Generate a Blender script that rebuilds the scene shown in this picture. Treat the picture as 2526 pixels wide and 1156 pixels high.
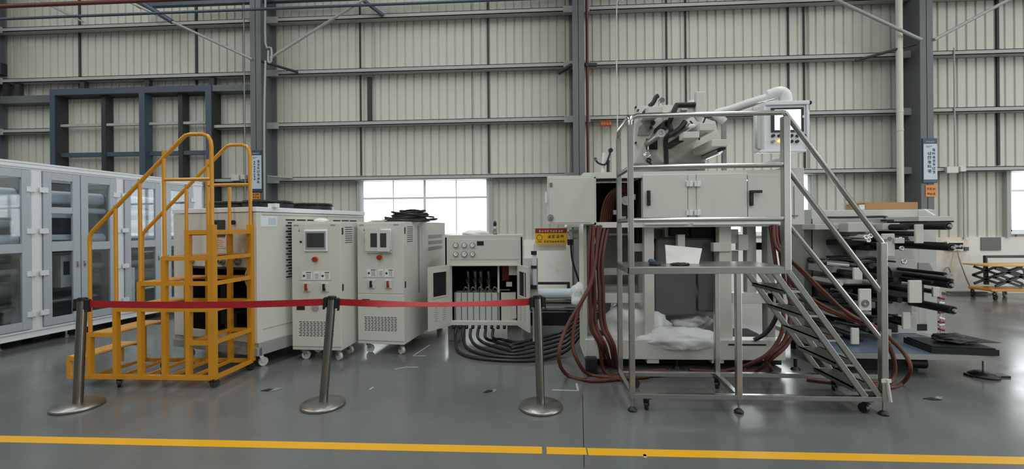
import bpy, bmesh, math, random
from mathutils import Vector, Matrix, noise
PI = math.pi
sc = bpy.context.scene
for o in list(bpy.data.objects): bpy.data.objects.remove(o)
C = sc.collection

# ------------------------------------------------------------------ camera
FPX, PSI, RHO, CAMZ, HY = 1080.0, math.radians(3.3), math.radians(0.48), 1.55, 560.0
_R = Vector((math.cos(PSI), math.sin(PSI), 0)); _F = Vector((-math.sin(PSI), math.cos(PSI), 0)); _U = Vector((0, 0, 1))
_Rc = _R * math.cos(RHO) - _U * math.sin(RHO); _Uc = _R * math.sin(RHO) + _U * math.cos(RHO)
cd = bpy.data.cameras.new('camera'); cam = bpy.data.objects.new('camera', cd); C.objects.link(cam)
cd.sensor_fit = 'HORIZONTAL'; cd.sensor_width = 36; cd.lens = 36 * FPX / 2526
cd.shift_y = -(578 - HY) / 2526; cd.clip_end = 200
cam.matrix_world = Matrix((( _Rc.x, _Uc.x, -_F.x, 0), (_Rc.y, _Uc.y, -_F.y, 0), (_Rc.z, _Uc.z, -_F.z, CAMZ), (0, 0, 0, 1)))
sc.camera = cam
sc.view_settings.view_transform = 'Standard'; sc.view_settings.look = 'None'
sc.view_settings.gamma = 1; sc.view_settings.use_curve_mapping = False
sc.view_settings.exposure = 0.02

# ------------------------------------------------------------------ daylight
w = bpy.data.worlds.new('overcast_sky'); sc.world = w; w.use_nodes = True
bg = w.node_tree.nodes['Background']; bg.inputs[0].default_value = (0.93, 0.97, 1.0, 1); bg.inputs[1].default_value = 5.0

def area(name, loc, rot, sx, sy, power, col=(1, 1, 1)):
    l = bpy.data.lights.new(name, 'AREA'); l.shape = 'RECTANGLE'; l.size = sx; l.size_y = sy; l.energy = power; l.color = col
    o = bpy.data.objects.new(name, l); C.objects.link(o); o.location = loc; o.rotation_euler = rot; return o
# translucent roof light strips, running from the front of the hall to the back wall
SKY = [(-16.5, 0), (-9.6, 0), (-2.6, 0), (4.4, 0), (11.4, 0), (18.4, 0)]
for x, _ in SKY:
    area('skylight', (x, -1.5, 9.28), (0, 0, 0), 1.1, 20, 560, (0.97, 0.99, 1.0))
# the open loading gate in the right gable and an added front fill light behind the camera
area('gate_fill_daylight', (21.8, -3.0, 3.0), (0, math.radians(90), 0), 5.4, 9, 800, (0.93, 0.97, 1.0))
area('gate_fill_daylight', (11.0, -13.7, 3.2), (math.radians(90), 0, 0), 12, 5.6, 150, (0.92, 0.97, 1.0))

# ------------------------------------------------------------------ measuring helpers
def ray(px, py): return _F * FPX + _Rc * (px - 1263) + _Uc * (HY - py)
def at(px, py, Y):                       # point seen at (px, py) standing at depth Y
    d = ray(px, py); return Vector((0, 0, CAMZ)) + d * (Y / d.y)
def rx(px, Y): return at(px, 560, Y).x
def rz_(py, Y, px=1263): return at(px, py, Y).z

# ------------------------------------------------------------------ materials
def s2l(c): return tuple(((v / 255) / 12.92 if v / 255 <= .04045 else ((v / 255 + .055) / 1.055) ** 2.4) for v in c) + (1,)
def mat(name, rgb, rough=.5, metal=0., var=.06, scale=3., bump=0., spec=.5, alpha=None, trans=0., coat=0., brush=None):
    m = bpy.data.materials.new(name); m.use_nodes = True; nt = m.node_tree; N = nt.nodes; L = nt.links
    b = N['Principled BSDF']; c = s2l(rgb)
    tc = N.new('ShaderNodeTexCoord'); nz = N.new('ShaderNodeTexNoise'); nz.inputs['Scale'].default_value = scale; nz.inputs['Detail'].default_value = 5
    mp = N.new('ShaderNodeMapping'); L.new(tc.outputs['Object'], mp.inputs[0]); L.new(mp.outputs[0], nz.inputs['Vector'])
    if brush: mp.inputs['Scale'].default_value = brush
    mx = N.new('ShaderNodeMix'); mx.data_type = 'RGBA'
    mx.inputs[6].default_value = tuple(min(1, v * (1 - var)) for v in c[:3]) + (1,)
    mx.inputs[7].default_value = tuple(min(1, v * (1 + var)) for v in c[:3]) + (1,)
    L.new(nz.outputs['Fac'], mx.inputs[0]); L.new(mx.outputs[2], b.inputs['Base Color'])
    mr = N.new('ShaderNodeMapRange'); mr.inputs['To Min'].default_value = max(.02, rough * .8); mr.inputs['To Max'].default_value = min(1, rough * 1.2)
    L.new(nz.outputs['Fac'], mr.inputs[0]); L.new(mr.outputs[0], b.inputs['Roughness'])
    b.inputs['Metallic'].default_value = metal; b.inputs['Specular IOR Level'].default_value = spec
    b.inputs['Transmission Weight'].default_value = trans; b.inputs['Coat Weight'].default_value = coat
    if alpha is not None: b.inputs['Alpha'].default_value = alpha
    if bump:
        bp = N.new('ShaderNodeBump'); bp.inputs['Strength'].default_value = bump; bp.inputs['Distance'].default_value = .01
        n2 = N.new('ShaderNodeTexNoise'); n2.inputs['Scale'].default_value = scale * 8; L.new(mp.outputs[0], n2.inputs['Vector'])
        L.new(n2.outputs['Fac'], bp.inputs['Height']); L.new(bp.outputs[0], b.inputs['Normal'])
    return m
def glass_mat(name, tint, refl=.12, rough=.03):
    m = bpy.data.materials.new(name); m.use_nodes = True; nt = m.node_tree; N = nt.nodes; L = nt.links; N.remove(N['Principled BSDF'])
    out = N['Material Output']; t = N.new('ShaderNodeBsdfTransparent'); t.inputs[0].default_value = tint
    g = N.new('ShaderNodeBsdfGlossy'); g.inputs['Roughness'].default_value = rough; mx = N.new('ShaderNodeMixShader')
    lw = N.new('ShaderNodeLayerWeight'); lw.inputs[0].default_value = .5; pw = N.new('ShaderNodeMath'); pw.operation = 'POWER'; pw.inputs[1].default_value = 5
    ad = N.new('ShaderNodeMath'); ad.operation = 'MULTIPLY_ADD'; ad.inputs[1].default_value = .8; ad.inputs[2].default_value = refl; ad.use_clamp = True
    L.new(lw.outputs['Facing'], pw.inputs[0]); L.new(pw.outputs[0], ad.inputs[0]); L.new(ad.outputs[0], mx.inputs[0]); L.new(t.outputs[0], mx.inputs[1]); L.new(g.outputs[0], mx.inputs[2]); L.new(mx.outputs[0], out.inputs[0]); return m

M = dict(
 panel=mat('cream_sheet_metal', (205, 205, 192), .55, 0, .05, .7),
 dado=mat('white_plaster', (236, 234, 224), .85, 0, .05, 1.2, .2),
 girt=mat('grey_girt_paint', (172, 175, 170), .5, 0, .06, 2),
 column=mat('grey_column_paint', (104, 108, 110), .5, 0, .05, 1.5),
 blue=mat('blue_grey_steel_paint', (70, 84, 98), .5, 0, .06, 2),
 dark=mat('dark_paint_and_shade', (52, 55, 54), .6, 0, .1, 2),
 brown=mat('rust_red_pipe_paint', (104, 56, 42), .5, 0, .1, 3),
 pvc=mat('white_pvc', (214, 212, 202), .4, 0, .05, 2),
 roof=mat('roof_sheet', (150, 152, 148), .6, 0, .05, 1),
 far=mat('hall_wall_paint', (150, 150, 142), .8, 0, .1, .3),
 white=mat('white_aluminium', (226, 230, 232), .3, 0, .03, 3),
 doorgrey=mat('grey_door_frame', (178, 186, 194), .35, 0, .03, 3),
 machine=mat('warm_grey_machine_paint', (208, 208, 198), .38, 0, .03, 2),
 machine2=mat('light_grey_machine_paint', (196, 197, 190), .42, 0, .05, 2),
 machdark=mat('mid_grey_machine_paint', (150, 152, 147), .5, 0, .06, 3),
 black=mat('black_plastic', (26, 27, 28), .45, 0, .2, 6),
 blackm=mat('black_metal', (38, 40, 41), .35, .3, .2, 5),
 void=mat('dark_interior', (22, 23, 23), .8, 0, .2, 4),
 rubber=mat('black_rubber_hose', (34, 35, 36), .38, 0, .2, 6),
 hose=mat('rust_red_rubber_hose', (90, 44, 30), .5, 0, .12, 5),
 yellow=mat('amber_yellow_paint', (206, 142, 30), .38, 0, .05, 4, coat=.2),
 tread=mat('tan_chequered_tread', (222, 172, 98), .55, 0, .08, 9, .3),
 floorline=mat('yellow_floor_paint', (226, 168, 28), .4, 0, .06, 3),
 steel=mat('brushed_stainless', (186, 186, 181), .24, 1, .06, 5, brush=(1, 1, .15)),
 steeldull=mat('dull_stainless', (160, 160, 154), .36, 1, .08, 5),
 chrome=mat('chrome', (225, 225, 225), .1, 1, .03, 4),
 post=mat('stanchion_steel', (140, 137, 130), .3, 1, .08, 5, brush=(6, 6, .3)),
 belt=mat('red_webbing', (158, 16, 28), .5, 0, .06, 30, .1),
 bag=mat('white_plastic_bag', (226, 228, 226), .4, 0, .04, 3, .25),
 film=mat('grey_plastic_film', (96, 99, 98), .35, 0, .2, 3),
 paper=mat('white_paper', (232, 232, 226), .8, 0, .03, 3),
 blueplate=mat('blue_grey_plate', (92, 108, 124), .4, 0, .08, 2),
 card=mat('brown_cardboard', (178, 138, 92), .8, 0, .08, 4),
 orange=mat('orange_plastic', (226, 140, 40), .45, 0, .05, 4),
 red=mat('red_plastic', (152, 46, 28), .45, 0, .05, 4),
 bsign=mat('dark_blue_sign', (52, 74, 96), .4, 0, .04, 4),
 wsign=mat('pale_sign_face', (196, 208, 218), .4, 0, .03, 4),
 ysign=mat('yellow_sign_face', (238, 184, 34), .45, 0, .03, 4),
 ink=mat('dark_ink', (60, 62, 66), .6, 0, .1, 4),
 greyink=mat('grey_ink', (128, 130, 132), .6, 0, .1, 4),
 screen=mat('dark_screen_glass', (60, 66, 68), .08, 0, .05, 2),
 chalk=mat('white_chalk', (176, 178, 174), .9, 0, .2, 14),
 leaf=mat('torn_black_tape', (34, 33, 30), .8, 0, .2, 8),
 wheel=mat('white_nylon_wheel', (200, 200, 194), .4, 0, .08, 8),
 grey=mat('slate_grey_board', (116, 117, 114), .7, 0, .05, 3),
 brass=mat('aluminium_fitting', (170, 168, 160), .3, 1, .1, 6),
)
M['glass'] = glass_mat('window_glass', (.98, .99, .99, 1), .03)
M['doorglass'] = glass_mat('enclosure_glass', (.88, .92, .95, 1), .07)
def emis(name, col, s):
    m = bpy.data.materials.new(name); m.use_nodes = True; b = m.node_tree.nodes['Principled BSDF']; b.inputs['Emission Color'].default_value = col; b.inputs['Emission Strength'].default_value = s; b.inputs['Base Color'].default_value = col; return m
M['lit'] = emis('screen_reflection_glow', (.9, .95, 1, 1), 1.3); M['lamp'] = emis('amber_lamp', (1, .55, .12, 1), 1.2)  # the screen's glow stands in for a white reflection

# floor: worn grey epoxy with broad sheen
def floor_mat():
    m = bpy.data.materials.new('grey_epoxy_floor'); m.use_nodes = True; nt = m.node_tree; N = nt.nodes; L = nt.links; b = N['Principled BSDF']
    tc = N.new('ShaderNodeTexCoord'); n1 = N.new('ShaderNodeTexNoise'); n1.inputs['Scale'].default_value = .55; n1.inputs['Detail'].default_value = 6; n1.inputs['Roughness'].default_value = .6
    L.new(tc.outputs['Object'], n1.inputs['Vector']); cr = N.new('ShaderNodeValToRGB'); L.new(n1.outputs['Fac'], cr.inputs[0])
    cr.color_ramp.elements[0].position = .35; cr.color_ramp.elements[0].color = s2l((92, 95, 93)); cr.color_ramp.elements[1].position = .68; cr.color_ramp.elements[1].color = s2l((110, 113, 112))
    n3 = N.new('ShaderNodeTexNoise'); n3.inputs['Scale'].default_value = 40; n3.inputs['Detail'].default_value = 4; L.new(tc.outputs['Object'], n3.inputs['Vector'])
    mx = N.new('ShaderNodeMix'); mx.data_type = 'RGBA'; mx.blend_type = 'OVERLAY'; mx.inputs[0].default_value = .12
    L.new(cr.outputs[0], mx.inputs[6]); L.new(n3.outputs['Color'], mx.inputs[7]); L.new(mx.outputs[2], b.inputs['Base Color'])
    n2 = N.new('ShaderNodeTexNoise'); n2.inputs['Scale'].default_value = 1.3; n2.inputs['Detail'].default_value = 7; L.new(tc.outputs['Object'], n2.inputs['Vector'])
    mr = N.new('ShaderNodeMapRange'); mr.inputs['From Min'].default_value = .3; mr.inputs['From Max'].default_value = .7; mr.inputs['To Min'].default_value = .13; mr.inputs['To Max'].default_value = .27
    L.new(n2.outputs['Fac'], mr.inputs[0]); L.new(mr.outputs[0], b.inputs['Roughness']); b.inputs['Specular IOR Level'].default_value = .5
    bp = N.new('ShaderNodeBump'); bp.inputs['Strength'].default_value = .05; bp.inputs['Distance'].default_value = .02; L.new(n1.outputs['Fac'], bp.inputs['Height']); L.new(bp.outputs[0], b.inputs['Normal'])
    return m
M['floor'] = floor_mat()
# plaster with damp rust stains
def dado_mat():
    m = M['dado']; nt = m.node_tree; N = nt.nodes; L = nt.links; b = N['Principled BSDF']; tc = N.new('ShaderNodeTexCoord')
    n = N.new('ShaderNodeTexNoise'); n.inputs['Scale'].default_value = .9; n.inputs['Detail'].default_value = 6; n.inputs['Roughness'].default_value = .65; L.new(tc.outputs['Object'], n.inputs['Vector'])
    cr = N.new('ShaderNodeValToRGB'); cr.color_ramp.elements[0].position = .53; cr.color_ramp.elements[1].position = .72; L.new(n.outputs['Fac'], cr.inputs[0])
    src = b.inputs['Base Color'].links[0].from_socket; mx = N.new('ShaderNodeMix'); mx.data_type = 'RGBA'; L.new(cr.outputs[0], mx.inputs[0]); L.new(src, mx.inputs[6]); mx.inputs[7].default_value = s2l((206, 178, 142)); L.new(mx.outputs[2], b.inputs['Base Color'])
dado_mat()

# ------------------------------------------------------------------ mesh builder
class MB:
    def __init__(s): s.v = []; s.f = []; s.mi = []; s.sm = []; s.k = 0
    def m(s, k): s.k = k; return s
    def add(s, vs, fs, smooth=False):
        o = len(s.v); s.v += [Vector(v) for v in vs]
        for f in fs: s.f.append([i + o for i in f]); s.mi.append(s.k); s.sm.append(smooth)
        return s
    def box(s, x0, x1, y0, y1, z0, z1):
        x0, x1 = min(x0, x1), max(x0, x1); y0, y1 = min(y0, y1), max(y0, y1); z0, z1 = min(z0, z1), max(z0, z1)
        return s.add([(x0, y0, z0), (x1, y0, z0), (x1, y1, z0), (x0, y1, z0), (x0, y0, z1), (x1, y0, z1), (x1, y1, z1), (x0, y1, z1)],
                     [(0, 3, 2, 1), (4, 5, 6, 7), (0, 1, 5, 4), (1, 2, 6, 5), (2, 3, 7, 6), (3, 0, 4, 7)])
    def beam(s, p0, p1, w, h, up=(0, 0, 1)):
        p0 = Vector(p0); p1 = Vector(p1); d = (p1 - p0).normalized(); up = Vector(up)
        if abs(d.dot(up)) > .98: up = Vector((0, 1, 0))
        a = d.cross(up).normalized(); b = a.cross(d).normalized(); vs = []
        for p in (p0, p1):
            for i, j in ((-1, -1), (1, -1), (1, 1), (-1, 1)): vs.append(p + a * (i * w / 2) + b * (j * h / 2))
        return s.add(vs, [(0, 3, 2, 1), (4, 5, 6, 7), (0, 1, 5, 4), (1, 2, 6, 5), (2, 3, 7, 6), (3, 0, 4, 7)])
    def tube(s, p0, p1, r, r1=None, n=14, hollow=0):
        p0 = Vector(p0); p1 = Vector(p1); r1 = r if r1 is None else r1; d = (p1 - p0).normalized()
        a = d.orthogonal().normalized(); b = d.cross(a)
        ring = lambda p, q: [p + (a * math.cos(2 * PI * i / n) + b * math.sin(2 * PI * i / n)) * q for i in range(n)]
        s.add(ring(p0, r) + ring(p1, r1), [(i, (i + 1) % n, n + (i + 1) % n, n + i) for i in range(n)], True)
        s.add(ring(p0, r), [tuple(reversed(range(n)))])
        if hollow:
            q = r1 * hollow; s.add(ring(p1, r1) + ring(p1, q), [(i, (i + 1) % n, n + (i + 1) % n, n + i) for i in range(n)])
            s.add(ring(p1, q) + ring(p1 - d * min(.03, (p1 - p0).length * .5), q), [(i, (i + 1) % n, n + (i + 1) % n, n + i) for i in range(n)])
            s.add(ring(p1 - d * min(.03, (p1 - p0).length * .5), q), [tuple(range(n))])
        else: s.add(ring(p1, r1), [tuple(range(n))])
        return s
    def path(s, pts, r, n=10, smooth=0, square=False, closed=False):
        P = [Vector(p) for p in pts]
        if smooth:
            Q = []
            for i in range(len(P) - 1):
                a = P[max(i - 1, 0)]; b = P[i]; c = P[i + 1]; d = P[min(i + 2, len(P) - 1)]
                for k in range(smooth):
                    t = k / smooth; Q.append(.5 * ((2 * b) + (c - a) * t + (2 * a - 5 * b + 4 * c - d) * t * t + (3 * b - a - 3 * c + d) * t ** 3))
            Q.append(P[-1]); P = Q
        if square: n = 4
        vs = []; up = None
        for i, p in enumerate(P):
            d = (P[min(i + 1, len(P) - 1)] - P[max(i - 1, 0)]).normalized()
            if up is None:
                up = Vector((0, 0, 1)) if abs(d.z) < .9 else Vector((0, 1, 0))
            a = d.cross(up).normalized(); b = a.cross(d).normalized(); up = b
            sc_ = 1
            if 0 < i < len(P) - 1:
                c = (P[i + 1] - P[i]).normalized().dot((P[i] - P[i - 1]).normalized()); sc_ = 1
            for j in range(n):
                t = 2 * PI * (j + (.5 if square else 0)) / n; rr = r * (1.414 if square else 1)
                vs.append(p + (a * math.cos(t) + b * math.sin(t)) * rr * sc_)
        fs = [(i * n + j, i * n + (j + 1) % n, (i + 1) * n + (j + 1) % n, (i + 1) * n + j) for i in range(len(P) - 1) for j in range(n)]
        s.add(vs, fs, not square); s.add(vs[:n], [tuple(reversed(range(n)))]); s.add(vs[-n:], [tuple(range(n))]); return s
    def prism(s, poly, a, b, axis='y'):
        # poly of 2D points; extruded from a to b along axis
        def P(u, v, t): return (u, t, v) if axis == 'y' else ((u, v, t) if axis == 'z' else (t, u, v))
        n = len(poly); vs = [P(u, v, a) for u, v in poly] + [P(u, v, b) for u, v in poly]
        return s.add(vs, [tuple(range(n)), tuple(reversed(range(n, 2 * n)))] + [(i, n + i, n + (i + 1) % n, (i + 1) % n) for i in range(n)])
    def lathe(s, prof, c=(0, 0, 0), n=32, axis='z'):
        c = Vector(c); vs = []
        for r, h in prof:
            for i in range(n):
                t = 2 * PI * i / n; x, y = r * math.cos(t), r * math.sin(t)
                vs.append(c + (Vector((x, y, h)) if axis == 'z' else (Vector((x, h, y)) if axis == 'y' else Vector((h, x, y)))))
        k = len(prof)
        return s.add(vs, [(j * n + i, j * n + (i + 1) % n, (j + 1) * n + (i + 1) % n, (j + 1) * n + i) for j in range(k - 1) for i in range(n)], True)
    def ring(s, c, R, r, axis='z', n=28, m=8):
        c = Vector(c); vs = []
        for i in range(n):
            t = 2 * PI * i / n
            for j in range(m):
                q = 2 * PI * j / m; a, b, h = (R + r * math.cos(q)) * math.cos(t), (R + r * math.cos(q)) * math.sin(t), r * math.sin(q)
                vs.append(c + (Vector((a, b, h)) if axis == 'z' else (Vector((a, h, b)) if axis == 'y' else Vector((h, a, b)))))
        return s.add(vs, [(i * m + j, ((i + 1) % n) * m + j, ((i + 1) % n) * m + (j + 1) % m, i * m + (j + 1) % m) for i in range(n) for j in range(m)], True)
    def blob(s, c, size, seed=0, amp=.25, freq=2.2, sub=4, flat=True):
        bm = bmesh.new(); bmesh.ops.create_icosphere(bm, subdivisions=sub, radius=1); o = Vector((seed * 7.3, seed * 3.1, seed * 1.7)); vs = []
        for v in bm.verts:
            p = v.co.copy(); f = 1 + amp * noise.noise(p * freq + o) - amp * .6 * abs(noise.noise(p * freq * 2.3 + o * 2)) + amp * .3 * abs(noise.noise(p * freq * 5 + o))
            p = p * f
            if flat and p.z < -.55: p.z = -.55
            vs.append(Vector(c) + Vector((p.x * size[0], p.y * size[1], p.z * size[2])))
        fs = [[v.index for v in f.verts] for f in bm.faces]; bm.free(); return s.add(vs, fs, True)

FR = {}
def root_matrix(o):
    while o.parent is not None: o = o.parent
    return FR.get(o.name, Matrix.Identity(4))
def tag(o, label=None, cat=None, group=None, kind=None):
    if label: o['label'] = label
    if cat: o['category'] = cat
    if group: o['group'] = group
    if kind: o['kind'] = kind
    return o
def thing(name, label, cat, loc=(0, 0, 0), rz=0., group=None, kind=None):
    o = bpy.data.objects.new(name, None); C.objects.link(o); o.location = loc; o.rotation_euler = (0, 0, rz); o.empty_display_size = .1
    FR[o.name] = Matrix.Translation(Vector(loc)) @ Matrix.Rotation(rz, 4, 'Z'); return tag(o, label, cat, group, kind)
def mesh_of(name, mb, mats, X=None):
    me = bpy.data.meshes.new(name); vs = [X @ v for v in mb.v] if X is not None else mb.v
    me.from_pydata([tuple(v) for v in vs], [], mb.f)
    for m_ in (mats if isinstance(mats, (list, tuple)) else [mats]): me.materials.append(M[m_])
    for i, p in enumerate(me.polygons): p.material_index = mb.mi[i]; p.use_smooth = mb.sm[i]
    me.update(); bm = bmesh.new(); bm.from_mesh(me)
    bmesh.ops.recalc_face_normals(bm, faces=bm.faces); bm.to_mesh(me); bm.free(); return me
def bev(o, wdt):
    if wdt:
        b = o.modifiers.new('bevel', 'BEVEL'); b.width = wdt; b.segments = 2; b.limit_method = 'ANGLE'; b.angle_limit = math.radians(50)
    return o
def part(name, mb, mats, parent, world=False, label=None, bevel=0, kind=None):
    X = root_matrix(parent).inverted() if world else None
    o = bpy.data.objects.new(name, mesh_of(name, mb, mats, X)); C.objects.link(o); o.parent = parent
    if label: o['label'] = label
    if kind: o['kind'] = kind
    return bev(o, bevel)
def solo(name, mb, mats, label=None, cat=None, group=None, kind=None, bevel=0):
    lo = [min(v[i] for v in mb.v) for i in range(3)]; hi = [max(v[i] for v in mb.v) for i in range(3)]
    c = Vector(((lo[0] + hi[0]) / 2, (lo[1] + hi[1]) / 2, lo[2]))
    o = bpy.data.objects.new(name, mesh_of(name, mb, mats, Matrix.Translation(-c))); C.objects.link(o); o.location = c
    return bev(tag(o, label, cat, group, kind), bevel)
def struct(name, mb, mats, bevel=0): return solo(name, mb, mats, kind='structure', bevel=bevel)
def copy_tree(o, parent=None):
    c = o.copy(); C.objects.link(c); c.parent = parent
    for ch in o.children: copy_tree(ch, c)
    return c
def glyphs(mb, origin, ux, uz, un, size, seed, k=1):
    # one square character built of small raised strokes
    rnd = random.Random(seed); o = Vector(origin); ux = Vector(ux); uz = Vector(uz); un = Vector(un); t = size * .13
    def bar(u0, u1, v0, v1):
        vs = [o + ux * (u * size) + uz * (v * size) + un * h for h in (.0005, .003) for u, v in ((u0, v0), (u1, v0), (u1, v1), (u0, v1))]
        mb.m(k).add(vs, [(0, 3, 2, 1), (4, 5, 6, 7), (0, 1, 5, 4), (1, 2, 6, 5), (2, 3, 7, 6), (3, 0, 4, 7)])
    for v in rnd.sample([.02, .28, .55, .84], 3): bar(rnd.choice([0, .1]), rnd.choice([.75, .95]), v, v + .12)
    for u in rnd.sample([.05, .4, .75], 2): bar(u, u + .13, rnd.choice([0, .2]), rnd.choice([.8, .96]))
print('helpers ready')

# ================================================================== THE HALL
WY = 10.4; GY = 10.15; CY = 9.75; RIDGE = 9.5
WINS = [(-4.22, -1.16), (3.2, 6.2), (10.49, 13.5)]; WZ0, WZ1 = 1.36, 2.72
mb = MB(); mb.box(-22, 22, -14, WY + .3, -.12, 0); struct('floor', mb, 'floor')
mb = MB(); mb.box(-22, 22, -14, WY + .3, RIDGE, RIDGE + .12); struct('ceiling', mb, 'roof')
mb = MB(); mb.box(-22.2, -22, -14, WY + .3, 0, RIDGE); struct('wall_left', mb, 'far')
mb = MB(); mb.box(22, 22.2, -14, WY + .3, 0, RIDGE); struct('wall_right', mb, 'far')
mb = MB(); mb.box(-22, 22, -14.2, -14, 0, RIDGE); struct('wall_front', mb, 'far')

# ribbed cream sheet cladding, with the window openings left free
mb = MB(); per = .203; x = -22.0; prof = [(0, 0), (.155, 0), (.163, .03), (.195, .03), (.203, 0)]
while x < 22:
    for (a, ya), (b, yb) in zip(prof[:-1], prof[1:]):
        xa, xb = x + a, x + b; spans = [(1.24, RIDGE)]
        for w0, w1 in WINS:
            if xa >= w0 - .02 and xb <= w1 + .02: spans = [(1.24, WZ0), (WZ1, RIDGE)]
            elif xa < w0 - .02 < xb or xa < w1 + .02 < xb: spans = [(1.24, RIDGE)]
        for z0, z1 in spans:
            inside = any(w0 - .02 < (xa + xb) / 2 < w1 + .02 for w0, w1 in WINS)
            if inside and len(spans) == 1:
                for s0, s1 in ((1.24, WZ0), (WZ1, RIDGE)): mb.add([(xa, WY + ya, s0), (xb, WY + yb, s0), (xb, WY + yb, s1), (xa, WY + ya, s1)], [(0, 1, 2, 3)])
            else: mb.add([(xa, WY + ya, z0), (xb, WY + yb, z0), (xb, WY + yb, z1), (xa, WY + ya, z1)], [(0, 1, 2, 3)])
    x += per
o = struct('wall_back', mb, 'panel')
mb = MB(); mb.box(-22, 22, WY - .04, WY + .25, 0, 1.24); struct('baseboard_back', mb, 'dado')
trim_n = [0]
def trim(mb, m, bevel=0): trim_n[0] += 1; return struct('trim_%d' % trim_n[0], mb, m, bevel)
# windows
for i, (w0, w1) in enumerate(WINS):
    f = thing('window_%d' % (i + 1), None, None, (w0, WY, WZ0), kind='structure')
    mb = MB(); mb.box(w0 - .03, w0 + .04, WY - .05, WY + .06, WZ0, WZ1).box(w1 - .04, w1 + .03, WY - .05, WY + .06, WZ0, WZ1)
    mb.box(w0, w1, WY - .05, WY + .06, WZ1 - .04, WZ1 + .03).box(w0, w1, WY - .05, WY + .06, WZ0 - .03, WZ0 + .04)
    part('window_frame', mb, 'white', f, True)
    mb = MB(); n = 4; dz = 2.27
    mb.box(w0, w1, WY - .03, WY + .03, dz - .025, dz + .025)
    for k in range(1, n): xx = w0 + (w1 - w0) * k / n; hw = .03 if k == 2 else .014; mb.box(xx - hw, xx + hw, WY - .035, WY + .03, WZ0, WZ1)
    part('mullion', mb, 'white', f, True)  # bars whitened and thinned in place of window glare
    mb = MB(); mb.box(w0, w1, WY + .005, WY + .011, WZ0, WZ1); part('pane', mb, 'glass', f, True)
    mb = MB(); mb.box(w0 - .11, w0 - .03, WY - .1, WY, 1.24, WZ1 + .1).box(w1 + .03, w1 + .11, WY - .1, WY, 1.24, WZ1 + .1)
    part('jamb', mb, 'girt', f, True)
    mb = MB(); mb.box(w0 - .05, w1 + .05, WY - .09, WY - .045, WZ0 - .06, WZ0 - .03); part('sill', mb, 'white', f, True)
# columns: H sections every seven metres
COLX = [-13.55 - 7.1, -13.55, -6.46, .94, 8.25, 15.6]
for cx in COLX:
    mb = MB(); mb.box(cx - .13, cx + .13, CY, CY + .016, 0, RIDGE).box(cx - .13, cx + .13, WY - .06, WY - .04, 0, RIDGE).box(cx - .006, cx + .006, CY, WY - .04, 0, RIDGE)
    o = struct('steel_column', mb, 'column')
    mb = MB()
    for z in (2.75, 4.05, 5.31, 6.58):      # girt cleats and gusset plates at the side of the column
        mb.box(cx - .3, cx + .3, GY - .02, GY, z - .1, z + .05)
    trim(mb, 'girt')
# girts, bay by bay
GZ = [2.76, 4.065, 5.315, 6.585, 7.85]
PX0, PX1 = -11.93, -7.79                   # the steel door portal in the left bay
def girt(x0, x1, z):
    mb = MB(); mb.box(x0, x1, GY, GY + .014, z - .07, z + .03).box(x0, x1, GY, WY - .002, z + .016, z + .03).box(x0, x1, GY, WY - .06, z - .07, z - .055)
    trim(mb, 'girt')
for a, b in zip(COLX[:-1], COLX[1:]):
    for z in GZ:
        if abs(b - (-6.46)) < .1 and z < 4.5:
            girt(a + .01, PX0, z); girt(PX1, b - .01, z)
        else: girt(a + .01, b - .01, z)
# dark vertical cladding joints above the window jambs
for px in (892, 1207, 1648, 1695, 1948, 1987):
    xx = rx(px, WY - .02); mb = MB(); mb.box(xx - .018, xx + .018, WY - .03, WY + .01, WZ1 + .12, RIDGE); trim(mb, 'dark')
for px in (200, 488, 2465):
    xx = rx(px, WY - .02); mb = MB(); mb.box(xx - .025, xx + .025, WY - .03, WY + .01, 5.0 if px < 600 else WZ1 + .12, RIDGE); trim(mb, 'dark')
for px in (928, 1170, 1407, 2000, 2200):
    xx = rx(px, WY - .02); mb = MB(); mb.box(xx - .01, xx + .01, WY - .02, WY + .01, WZ1 + .12, RIDGE); trim(mb, 'girt')
# portal frame of the blocked-up gate on the left
mb = MB(); PY = 10.08
mb.box(PX0, PX0 + .13, PY, WY - .01, 0, 5.03).box(PX1 - .15, PX1, PY, WY - .01, 0, 5.03)
trim(mb, 'blue')
mb = MB(); mb.box(PX0 + .131, PX0 + .14, PY + .01, WY - .01, 0, 4.88).box(PX1 + .001, PX1 + .01, PY + .01, WY - .01, 0, 4.88).box(PX0 + .13, PX1 - .15, PY + .01, WY - .01, 4.865, 4.875); trim(mb, 'dark')  # dark facings paint shade on the jamb sides and header underside
mb = MB(); mb.box(PX0 + .13, PX1 - .15, PY, WY - .01, 4.88, 5.03); trim(mb, 'blue')
mb = MB(); mb.box(-13.4, PX0, PY + .03, WY - .01, 4.72, 4.9).box(PX1, -6.6, PY + .03, WY - .01, 4.88, 5.03); trim(mb, 'column')
for px in (15, 45, 205, 365, 525):
    xx = rx(px, PY + .1); mb = MB(); mb.box(xx - .06, xx + .06, PY + .1, PY + .2, 5.03 if px > 100 else 4.9, 5.25); trim(mb, 'dark')
mb = MB(); mb.box(rx(345, PY), rx(359, PY), PY, PY + .22, 0, 4.88); trim(mb, 'blue')
for px in (262, 451):
    xx = rx(px, PY + .15); mb = MB(); mb.box(xx - .055, xx + .055, PY + .1, WY - .02, 0, 4.88); trim(mb, 'dark')
for z, h, m_ in ((4.16, .06, 'girt'), (3.43, .1, 'blue'), (2.76, .08, 'girt')):
    mb = MB(); mb.box(PX0 + .14, PX1 - .15, PY + .12, PY + .2, z - h / 2, z + h / 2); trim(mb, m_)
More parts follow.
